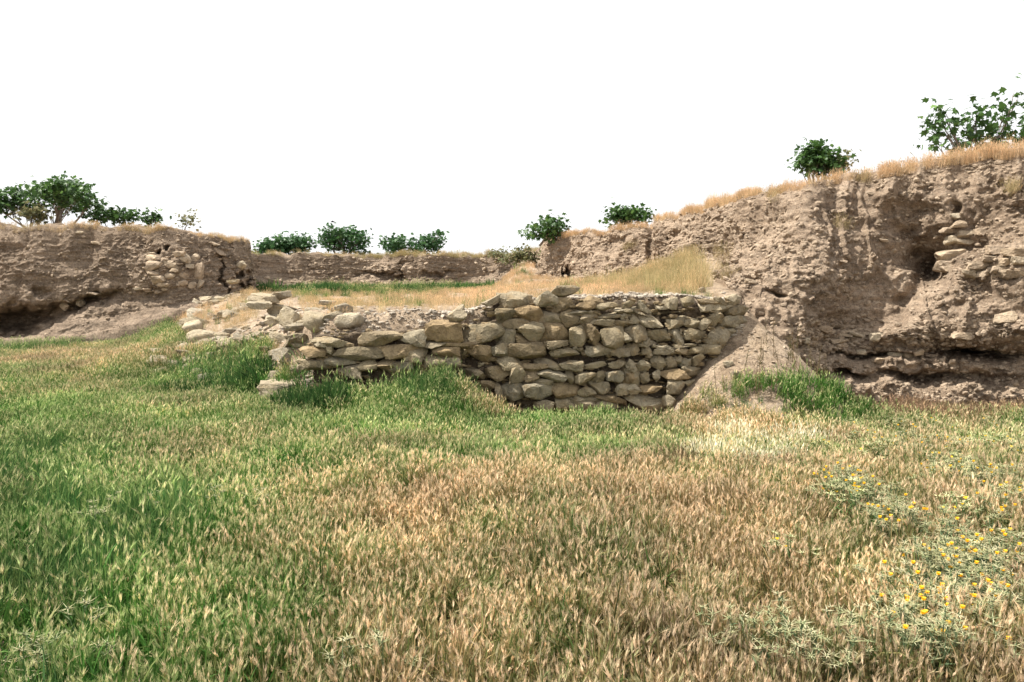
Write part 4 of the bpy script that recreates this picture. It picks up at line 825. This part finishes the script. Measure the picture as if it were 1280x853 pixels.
patch_scatter('bank_grass', 'tall green and yellow grass on the bank against the low left wall', C_LUSH, [(-1.3, 11.3, 1.0, .45, 190), (-.8, 11.45, .5, .3, 90)], .75, .05, 1.05, 44)
patch_scatter('bank_barley', 'yellowish barley on the right shoulder of the bank before the wall', C_FAR, [(-.45, 11.5, .4, .4, 80)], 1.0, .62, 1.05, 45)
patch_scatter('spoil_weeds', 'bright green weeds at the foot of the earth spoil', C_LUSH, [(3.5, 10.75, .7, .3, 80), (4.3, 10.9, .5, .3, 45)], .42, 0, 1.15, 46)
patch_scatter('tall_weeds', 'thin brown weed stalks standing before the earth spoil', C_WEED, [(3.5, 11.5, .7, .25, 14), (4.3, 11.9, .5, .3, 18)], .95, .5, .9, 47)
patch_scatter('russet_weeds', 'reddish brown dried weeds along the foot of the right cliff', C_RUSS, [(6.6, 12.1, 1.2, .5, 200), (7.6, 11.9, 1.4, .5, 80)], 1.0, .75, 1.05, 48)
patch_scatter('cliff_foot_straw', 'pale dry grass tangled with the russet weeds under the right cliff', C_STRAW, [(7.1, 12.0, 1.7, .5, 130)], .95, .7, 1.0, 50)
patch_scatter('cliff_foot_green', 'green grass mixed in before the russet weeds by the right cliff', C_LUSH, [(6.0, 11.6, 1.2, .4, 60)], .55, .1, 1.1, 49)
# platform, slopes and hollow behind the wall
xc, yc = jitter_pts(rg, -16, 6, 12.35, 42, 30); zc = ground_z(xc, yc); pxc, pyc = proj(np.stack([xc, yc, zc], -1)); nc = near_cliff(xc, yc)
ok = visible(xc, yc, 1.0) & (nc < -0.2) & (zc > .55)
edge = np.where(xc > -3.2, yc - 12.5 - .25 * noise(np.stack([xc * 2, yc * 2, 0 * xc], -1), 8), 1)
soil = blob(pxc, pyc, 345, 400, 42, 30, -10, 5) + blob(pxc, pyc, 258, 428, 55, 16, 0, 5) + blob(pxc, pyc, 175, 395, 90, 12, -10, 4) * (yc > 22) + blob(pxc, pyc, 330, 352, 26, 14, 30, 4) + blob(pxc, pyc, 433, 352, 9, 14, 0, 4) + blob(pxc, pyc, 905, 360, 35, 22, 0, 4) + blob(pxc, pyc, 290, 366, 42, 9, -22, 4) + blob(pxc, pyc, 345, 348, 30, 13, 30, 4) + .6 * blob(pxc, pyc, 470, 392, 110, 7, 0, 4) + blob(pxc, pyc, 350, 335, 60, 8, 20, 4) + blob(pxc, pyc, 860, 330, 20, 8, 0, 4)
thin = sstep(noise(np.stack([xc * .9, yc * .6, 0 * xc], -1), 88), -.35, .3)
ok &= (edge > .25) & (rg.random(len(xc)) > soil) & (rg.random(len(xc)) < .12 + .88 * thin)
xc, yc, zc, pxc, pyc = xc[ok], yc[ok], zc[ok], pxc[ok], pyc[ok]; P = np.stack([xc, yc, zc], -1)
green = .35 * sstep(noise(np.stack([xc * .6, yc * .5, 0 * xc], -1), 95), 0, .5) + blob(pxc, pyc, 395, 358, 45, 14, 0, 4) + blob(pxc, pyc, 455, 352, 22, 12, 0, 4) + blob(pxc, pyc, 570, 348, 42, 12, -12, 4) + .8 * blob(pxc, pyc, 480, 362, 90, 8, 0, 4) + .6 * blob(pxc, pyc, 150, 415, 90, 14, -10, 4)
gm = rg.random(len(xc)) < green * sstep(noise(np.stack([xc * .7, yc * .45, 0 * xc], -1), 96), -.5, .05)
dd = gaussmap(pxc, pyc, .66 + 0 * pxc, [(840, 345, 60, 26, 0, .35, .8), (400, 375, 60, 12, 0, .45, .7), (660, 340, 50, 20, 0, 1.0, 1), (250, 400, 60, 20, 0, .95, .8), (300, 385, 40, 12, 0, .5, .6), (600, 372, 90, 10, 0, .95, .7), (760, 365, 90, 8, 0, 1.0, .8), (500, 358, 80, 6, 0, .35, .7)]) + .30 * noise(P * .8, 55)
scatter('golden_grass', 'dry golden grass on the platform and slopes behind the stone wall', 'grass', C_STRAW, P[~gm], .62 + .3 * noise(P[~gm] * .9, 56), dd[~gm], 1.0 + .45 * noise(P[~gm] * 1.1, 57), 61)
scatter('hollow_green', 'green grass and weeds in the hollow before the far bank', 'grass', C_LUSH, P[gm], .62 + .7 * noise(P[gm] * .8, 58), .3 + .6 * noise(P[gm] * .6, 59), 1.0 + .4 * noise(P[gm] * .9, 60) + 0 * P[gm][:, 0], 62)
patch_scatter('hollow_bushes', 'dark green bushy weeds growing in the hollow below the far bank', C_BUSH, [(-7.9, 32, 1.0, .8, 40), (-6.9, 30, .8, .7, 22), (-6.0, 34, .7, .8, 30), (-2.6, 34, 1.1, .8, 40), (-1.5, 37, .8, .8, 30), (-9.6, 31, .5, .6, 12), (-4.2, 31, .5, .4, 10)], 1.35, 0, .9, 64)
patch_scatter('tall_golden_grass', 'tall pale golden grass standing against the right cliff above the wall', C_TALL, [(3.1, 16.2, .8, 1.6, 260), (3.6, 18.5, .7, 1.5, 170), (2.6, 19.5, .9, 2, 110), (3.0, 14.4, .6, .7, 60)], .58, .40, 1.0, 63, .06)
# fringe along the cliff tops
def fringe(name, lab, key, n, coll, seed, dry, scl, wid=1.0, prob=None):
    o, i0, i1 = CLIFFS[key]; rg2 = np.random.default_rng(seed); c = rg2.integers(i0, i1, n); r = NB + NR - 3 + np.minimum((rg2.random(n) ** 1.6 * 13 * wid).astype(int), 15)
    f = rg2.random(n)[:, None]; P = CG[c, r] * (1 - f) + CG[c, r + 1] * f; cc = np.minimum(c + 1, i1 - 1); f = rg2.random(n)[:, None]; P = P * (1 - f) + CG[cc, r] * f
    qx, qy = proj(P); ok = (qx > -80) & (qx < 1400) & (P[:, 1] > 5)
    if prob is not None: ok &= rg2.random(n) < prob(qx, qy)
    P = P[ok]; return scatter(name, lab, 'grass', coll, P - np.array([0, 0, .03]), scl * (1 + .4 * noise(P * .9, seed)), dry + .25 * noise(P * .5, seed + 1), 1 + .15 * noise(P * 1.3, seed + 2), seed)
fringe('cliff_top_grass', 'golden dry grass fringing the top of the right cliff', 'right', 3000, C_STRAW, 71, .95, .62, .7, lambda x, y: np.clip(.05 + 1.1 * noise(np.stack([x / 22, 0 * x, 0 * x], -1), 4) + .7 * noise(np.stack([x / 7, 0 * x, 0 * x], -1), 14) + .7 * blob(x, y, 900, 250, 90, 60, 0, 4) + .6 * blob(x, y, 740, 285, 70, 60, 0, 4) + .5 * blob(x, y, 1200, 200, 110, 80, 0, 4), .18, 1))
fringe('cliff_top_stems', 'scattered taller straw stems standing above the right cliff edge', 'right', 260, C_TALL, 74, .9, .42, .8)
fringe('cliff_top_grass', 'sparse brownish dry grass on top of the left cliff', 'left', 1500, C_STRAW, 72, .7, .6, 1, lambda x, y: np.clip(.5 + noise(np.stack([x / 30, 0 * x, 0 * x], -1), 5), .12, 1))
fringe('cliff_top_grass', 'thin green and straw grass along the top of the far bank', 'back', 1300, C_STRAW, 73, .4, .8, 1, lambda x, y: np.clip(.15 + noise(np.stack([x / 25, 0 * x, 0 * x], -1), 6) + .8 * blob(x, y, 490, 320, 40, 9, 0, 4) + .7 * blob(x, y, 580, 320, 30, 9, 0, 4), .03, 1))
def on_face(name, lab, key, spots, coll, scl, dry, lum, seed):
    rg2 = np.random.default_rng(seed); L = []
    for px, py, rx, ry, n in spots:
        for _ in range(n): a = rg2.uniform(0, 6.28); r = math.sqrt(rg2.random()); L.append(cliff_hit(px + rx * r * math.cos(a), py + ry * r * math.sin(a), key))
    P = np.array(L); scatter(name, lab, 'grass', coll, P, scl + 0 * P[:, 0], dry + 0 * P[:, 0], lum + 0 * P[:, 0], seed, .4)
on_face('face_grass', 'small tufts of dry and green scrub growing on the right cliff face', 'right', [(786, 308, 9, 7, 14), (895, 318, 20, 10, 14), (1053, 283, 8, 6, 6), (1262, 237, 14, 6, 10), (865, 322, 14, 5, 8), (968, 245, 5, 6, 5), (905, 340, 14, 8, 8), (1075, 222, 12, 5, 8)], C_STRAW, .75, .55, .75, 81)

# ------------------------------------------------------------------ star thistles: things near the camera, a mass further off
def thistle(loc, R_, h, n, pf, lab):
    root = empty('star_thistle', loc); tag(root, lab, 'thistle', 'star thistles in the dry grass')
    st = Proto(); sp = Proto(); nf = 0
    st.add([(-.03, 0, -.03), (.03, 0, -.03), (0, .03, -.03), (0, 0, .03)], [(0, 1, 3), (1, 2, 3), (2, 0, 3)], 0, .3)
    for i in range(n):
        a = random.uniform(0, 6.28); r = R_ * math.sqrt(random.random()); b = np.array([r * math.cos(a) * .6, r * math.sin(a) * .6, 0]); hh = h * random.uniform(.65, 1.0); d = rdir(.25) + np.array([math.cos(a), math.sin(a), 0]) * .5 * r / R_
        e, d2 = st.strip(b, d, False, hh * .6, .005, -.1, 2, 0, random.random(), .8)
        for q in range(6): st.strip(b + (e - b) * random.random(), rdir(1.2), False, random.uniform(.04, .09), .010, .6, 2, 0, random.random())
        for q in range(4):
            e2, d3 = st.strip(e, d2 + rdir(.9) * .8, False, hh * random.uniform(.25, .5), .0035, 0, 2, 0, random.random() * .6, .8); st.strip(e2 - d3 * .03, rdir(1.2), False, .05, .008, .6, 2, 0, random.random())
            fl = random.random() < pf; s_ = random.uniform(.017, .032); yield_star(sp, e2, s_, 1, 0, False, 0)
            if fl:
                fp = Proto(); c = e2 + np.array([0, 0, .3 * s_]); c0 = np.zeros(3)
                for j in range(2):
                    for i2 in range(9):
                        aa = i2 * .7 + j * .35; dv = np.array([math.cos(aa), math.sin(aa), .5 + .9 * j]) * .0105; sd = np.array([-math.sin(aa), math.cos(aa), 0]) * .004; fp.add([c0, c0 + dv - sd, c0 + dv + sd], [(0, 1, 2)], 0, random.random())
                link('flower', fp.build('flower', [PM_YELLOW]), root, c); nf += 1
    link('stem', st.build('stem', [PM_THLEAF]), root)['kind'] = 'stuff'; so = link('spiny_head', sp.build('spiny_head', [PM_THLEAF, PM_SPINE]), root); so['kind'] = 'stuff'
PM_THLEAF = mat_leaf('thistle_plant_leaf', (0.07, 0.12, 0.055), (0.13, 0.18, 0.085), (0.26, 0.27, 0.15), .8)
PM_SPINE = mat_leaf('thistle_plant_spine', (0.46, 0.50, 0.28), (0.62, 0.60, 0.38), (0.76, 0.71, 0.50), .7)
PM_YELLOW = mat_leaf('thistle_plant_flower', (0.80, 0.42, 0.01), (0.88, 0.56, 0.02), (0.90, 0.62, 0.04), .6)
def gp(px, py):
    """ground point seen at a pixel"""
    Y = np.linspace(2.4, 30, 1200); pts = np.array([at(px, py, y) for y in Y]); g = ground_z(pts[:, 0], pts[:, 1]); i = np.argmax(pts[:, 2] < g + .22); return np.array([pts[i, 0], pts[i, 1], g[i]])
TH = [(1200, 720, .30, 'biggest spiny star thistle clump with many yellow flowers near the lower right'), (1245, 745, .26, 'star thistle clump right of the biggest one at the right edge'), (1150, 750, .28, 'star thistle clump with yellow flowers left of the biggest one'),
      (1190, 785, .28, 'star thistle in front of the biggest clump at lower right'), (1120, 790, .22, 'spiny thistle in the tan barley at lower right, few flowers'), (1250, 700, .24, 'bushy star thistle behind the right edge clump'), (1160, 700, .22, 'star thistle just behind the biggest clump'),
      (1225, 670, .22, 'small flowering star thistle at the back of the lower right group'), (895, 790, .22, 'pale spiny thistle without flowers low in the centre right barley'), (930, 805, .20, 'spiny thistle beside the pale one in centre right foreground'), (1010, 800, .20, 'low grey thistle in the bottom barley left of the flowering group'),
      (300, 632, .2, 'small thistle in green grass left of centre'), (140, 645, .2, 'pale thistle in the green grass at left'), (60, 790, .24, 'white spined thistle in the dark green grass at bottom left'), (95, 815, .22, 'second white spined thistle at bottom left, nearer the corner'), (480, 840, .18, 'spiny thistle at the bottom edge left of centre'),
      (1075, 620, .26, 'yellow flowering thistle in mid field right of centre'), (1050, 605, .24, 'thistle behind the mid field flowering one'), (1110, 640, .2, 'small thistle with yellow heads in mid field, toward the right'), (1190, 590, .3, 'flowering thistle patch far back by the right edge'), (1240, 600, .3, 'yellow dotted thistle at the right edge below the cliff'),
      (1150, 560, .3, 'farther thistle with yellow flowers near the right cliff foot'), (1255, 640, .26, 'dark stemmed flowering thistle at the right edge'), (1140, 660, .2, 'little thistle with one group of flowers in tan grass')]
for px, py, r_, lab in TH:
    g = gp(px, py); big = g[1] < 7; thistle(g, r_ * (1.0 if big else 1.5), .36 if big else .42, int((18 if px > 960 else 5) * r_ / .2), .0 if px < 960 or 'without' in lab or 'white' in lab or 'pale' in lab or 'grey' in lab else (.13 if big else .17), lab)
xt, yt = jitter_pts(rg, 0.5, 10, 4.2, 12.3, 26); zt = ground_z(xt, yt); pxt, pyt = proj(np.stack([xt, yt, zt + .2], -1))
pr = .75 * blob(pxt, pyt, 1200, 765, 85, 65, 0, 3) + .22 * blob(pxt, pyt, 1080, 612, 55, 22, 0, 3) + .25 * blob(pxt, pyt, 1210, 600, 110, 45, 0, 3) + .10 * blob(pxt, pyt, 1140, 600, 170, 70, 0, 4) + .05 * sstep(pxt, 950, 1200)
kk = rg.random(len(xt)) < pr * .7; P = np.stack([xt, yt, zt + .04], -1)[kk]
scatter('thistle_growth', 'mass of pale spiny star thistles with yellow flowers over the right field', 'thistle', C_THIST, P, 1.05 + 0 * P[:, 0], .5 + 0 * P[:, 0], 1.0 + 0 * P[:, 0], 91)
M_WHITE = mat_plant('pale_seed', (0.62, 0.64, 0.42), (0.80, 0.74, 0.58), .8)
C_PALE = proto_col('pale', [straw(40, .14, .27, True, .006).build('pale', [M_WHITE]) for _ in range(4)])
patch_scatter('pale_seed_patch', 'whitish seeding grass patch in the field before the earth spoil', C_PALE, [(2.4, 8.5, .6, .9, 110), (3.0, 9.6, .7, .6, 40)], .98, .6, 1.0, 92)
patch_scatter('brown_tuft', 'two brownish dense tufts of drying grass in the middle of the field', C_RUSS, [(1.55, 7.6, .38, .28, 34), (2.45, 7.5, .3, .25, 24)], .9, .35, .85, 93)

# ------------------------------------------------------------------ trees and shrubs
def tube(pts, rad, sides=6):
    pts = np.array(pts, float); V, F = [], []
    for i, p in enumerate(pts):
        d = pts[min(i + 1, len(pts) - 1)] - pts[max(i - 1, 0)]; d /= np.linalg.norm(d) + 1e-9; a = np.cross(d, (0.13, .97, .2)); a /= np.linalg.norm(a); b = np.cross(d, a)
        for s_ in range(sides): q = 6.283 * s_ / sides; V.append(p + (a * math.cos(q) + b * math.sin(q)) * rad[i])
    for i in range(len(pts) - 1):
        for s_ in range(sides): F.append((i * sides + s_, i * sides + (s_ + 1) % sides, (i + 1) * sides + (s_ + 1) % sides, (i + 1) * sides + s_))
    return V, F
FIGLEAF = np.array([(0, 0, 0), (.42, .12, .05), (.30, .38, .02), (.50, .72, -.05), (.18, .62, .03), (0, 1.05, -.12), (-.18, .62, .03), (-.50, .72, -.05), (-.30, .38, .02), (-.42, .12, .05)])
LEAFF = [(0, 1, 2), (0, 2, 4), (2, 3, 4), (0, 4, 6), (4, 5, 6), (0, 6, 8), (6, 7, 8), (0, 8, 9)]
PLT = CG[:, NB + NR:].reshape(-1, 3)
def plateau_z(x, y): return float(PLT[np.argmin((PLT[:, 0] - x) ** 2 + (PLT[:, 1] - y) ** 2), 2])
def tree(name, lab, cat, base_px, Y, blobs, leaf, nleaf, seed, mat=None, grp='fig trees on the cliff tops', trunk_r=.045, clump=.5, bare_b=1, depth=None, stems=None):
    rg2 = np.random.default_rng(seed); mat = mat or M_FIG; b = at(base_px[0], base_px[1], Y); b[2] = plateau_z(b[0], b[1]); leaf = leaf * 1.5; nleaf = int(nleaf * .60); root = empty(name, b); tag(root, lab, cat, grp)
    s_ = Y / FPX; TV, TF = [], []
    tt = Proto(); LV, LA = [], []
    cl_all = []
    tot = sum(w_ * h_ for _, _, w_, h_ in blobs)
    for (cx, cy, w_, h_) in blobs:
        c = at(cx, cy, Y) - b; c[1] += rg2.normal(0, .25 * w_ * s_); rad = np.array([w_ / 2 * s_, (depth or w_ / 2 * .9) * s_, h_ / 2 * s_])
        nl = int(1.9 * nleaf * w_ * h_ / tot); ncl = max(4, int(nl / 30))
        d = rg2.normal(0, 1, (ncl, 3)); d /= np.linalg.norm(d, axis=1)[:, None]; cl = c + d * rad * (rg2.random((ncl, 1)) ** .5) * 1.02
        cl_all.append(cl)
        # main branch with curve
        p1 = b * 0 + np.array([rg2.normal(0, .05), rg2.normal(0, .05), -.15]); mid = c * .5 + np.array([rg2.normal(0, .12), rg2.normal(0, .12), -.05 * h_ * s_]) + np.array([c[0] * .1, 0, 0])
        pts = [p1 + (mid - p1) * t * (1 - t) * 0 + (1 - t) ** 2 * p1 + 2 * t * (1 - t) * mid + t * t * c - t * 0 * p1 for t in np.linspace(0, 1, 7)]
        V, F = tube(pts, np.linspace(trunk_r, trunk_r * .3, 7)); TV.append(V); TF.append(F)
        for q in cl[:: max(1, ncl // 16)]:
            st_ = pts[rg2.integers(2, 7)]; m2 = (st_ + q) / 2 + rg2.normal(0, .05, 3); V, F = tube([st_, m2, q], [trunk_r * .28, trunk_r * .18, trunk_r * .07], 4); TV.append(V); TF.append(F)
        ci = rg2.integers(0, ncl, nl); P = cl[ci] + rg2.normal(0, 1, (nl, 3)) * np.array([1, 1, .75]) * clump * leaf * 2.0
        yaw = rg2.uniform(0, 6.283, nl); tl = rg2.normal(-.35, .55, nl); rl = rg2.normal(0, .5, nl); sz = leaf * rg2.uniform(.55, 1.2, nl)
        Lv = FIGLEAF[None] * sz[:, None, None]
        x, y, z = Lv[..., 0], Lv[..., 1], Lv[..., 2]; cr, sr = np.cos(rl)[:, None], np.sin(rl)[:, None]; x, z = x * cr - z * sr, x * sr + z * cr
        ct, st2 = np.cos(tl)[:, None], np.sin(tl)[:, None]; y, z = y * ct - z * st2, y * st2 + z * ct; cy_, sy = np.cos(yaw)[:, None], np.sin(yaw)[:, None]; x, y = x * cy_ - y * sy, x * sy + y * cy_
        LV.append(np.stack([x, y, z], -1) + P[:, None]); LA.append(np.repeat(np.clip(rg2.normal(.4, .25, nl), 0, 1), 10))
    off = 0; VV, FF = [], []
    for V, F in zip(TV, TF): VV += V; FF += [tuple(a + off for a in f) for f in F]; off += len(V)
    link('trunk', mesh_from('trunk', np.array(VV), FF, M_BARK), root)
    LV = np.concatenate(LV); nl = len(LV); F = (np.array(LEAFF)[None] + (np.arange(nl) * 10)[:, None, None]).reshape(-1, 3)
    me = mesh_from('crown', LV.reshape(-1, 3), F, mat, smooth=False); a = me.attributes.new('var', 'FLOAT', 'POINT'); a.data.foreach_set('value', np.concatenate(LA).astype(np.float32))
    link('crown', me, root); return root
tree('fig_tree', 'large spreading fig tree on top of the left cliff, forked trunk showing', 'tree', (70, 272), 31.5, [(62, 240, 70, 36), (100, 244, 62, 32), (22, 246, 50, 30), (68, 234, 50, 24), (5, 258, 40, 22), (120, 252, 26, 16), (80, 228, 30, 14)], .13, 2400, 201, trunk_r=.065)
tree('fig_shrub', 'low dense shrub at the left picture edge under the large fig tree', 'shrub', (35, 272), 31, [(30, 262, 40, 14), (45, 266, 24, 12)], .12, 420, 202, M_OLIVE)
tree('fig_shrub', 'low green shrub just right of the large fig tree', 'shrub', (145, 280), 32.5, [(132, 269, 34, 12), (158, 271, 34, 13)], .13, 480, 203)
tree('fig_shrub', 'tiny dark shrub between the low green shrub and the thin sapling', 'shrub', (186, 281), 32.5, [(186, 273, 22, 12)], .13, 150, 204)
tree('sapling', 'thin grey green sapling near the right end of the left cliff top', 'shrub', (231, 286), 32, [(230, 278, 16, 15)], .10, 110, 205, M_OLIVE, clump=.7)
tree('fig_tree', 'low rounded fig tree left of the open trunked one on the far bank', 'tree', (360, 320), 45, [(358, 306, 62, 20), (340, 309, 36, 14), (372, 302, 34, 16), (328, 312, 18, 8)], .16, 1300, 206, M_FIGDARK)
tree('fig_tree', 'round headed fig tree with open visible trunks on the far bank', 'tree', (430, 321), 45, [(428, 299, 56, 26), (412, 296, 28, 20), (446, 300, 30, 20), (425, 291, 36, 14), (452, 313, 20, 10)], .15, 1300, 207, M_FIGDARK, trunk_r=.07)
tree('fig_tree', 'wide flat fig tree with a raised right branch on the far bank', 'tree', (520, 321), 45, [(514, 306, 66, 22), (490, 306, 26, 16), (540, 303, 26, 18), (547, 293, 12, 6), (550, 300, 8, 12)], .15, 1100, 208, M_FIGDARK)
tree('scrub_bush', 'tiny grey green bush at the right end of the far bank', 'shrub', (624, 323), 42, [(624, 318, 22, 9)], .10, 220, 209, M_OLIVE)
tree('scrub_bush', 'olive brown bush between the far bank and the right cliff', 'shrub', (652, 328), 36, [(650, 318, 26, 18), (640, 322, 18, 10), (664, 322, 18, 16)], .09, 700, 210, M_OLIVE)
tree('fig_tree', 'small fig bush at the far left tip of the right cliff', 'tree', (684, 300), 30.5, [(684, 286, 38, 20), (686, 277, 14, 10), (672, 290, 16, 12), (700, 283, 14, 10)], .13, 480, 211)
tree('fig_tree', 'wide low fig bush behind the step in the right cliff top', 'tree', (788, 284), 29, [(786, 271, 50, 18), (775, 268, 26, 14), (800, 269, 28, 14), (768, 272, 18, 12)], .12, 650, 212)
tree('fig_tree', 'upright dark fig bush in the middle of the right cliff top', 'tree', (1024, 226), 16.6, [(1022, 202, 34, 34), (1020, 190, 22, 22), (1010, 208, 24, 22), (1034, 208, 22, 22)], .085, 750, 213)
tree('fig_shrub', 'lighter leafy shrub touching the upright fig bush on its right', 'shrub', (1050, 222), 16.4, [(1052, 203, 26, 22), (1044, 210, 22, 18)], .07, 300, 214, M_OLIVE)
tree('fig_tree', 'big leaved fig tree at the top right edge with long separate branches', 'tree', (1215, 196), 15.8, [(1180, 160, 30, 34), (1178, 140, 18, 16), (1172, 178, 16, 20), (1197, 176, 26, 24), (1218, 160, 30, 30), (1222, 140, 24, 24), (1240, 170, 34, 28), (1258, 150, 24, 24), (1266, 132, 16, 22), (1273, 114, 14, 12), (1262, 180, 34, 24), (1290, 165, 40, 44), (1230, 184, 36, 14)], .10, 620, 215, trunk_r=.03, clump=.6)
# bird far off in the sky
bd = at(416, 277.5, 46); root = empty('bird', bd); tag(root, 'tiny dark bird flying above the far bank trees', 'bird')
root.scale = (.7, .7, .7); V, F = random_rock(77, .34, .10, .09, 2, 3, .02); V[:, 2] *= 1 - .3 * np.abs(V[:, 0]) / .17; link('body', mesh_from('body', V, F, M_BIRD), root)
for s_ in (-1, 1):
    wv = np.array([(.06, s_ * .03, .01), (-.06, s_ * .03, .01), (-.05, s_ * .20, .07), (.05, s_ * .19, .08), (-.08, s_ * .36, .03), (.06, s_ * .03, -.005), (-.06, s_ * .03, -.005)]); link('wing', mesh_from('wing', wv, [(0, 1, 2, 3), (3, 2, 4), (5, 3, 4, 2, 6)], M_BIRD), root)
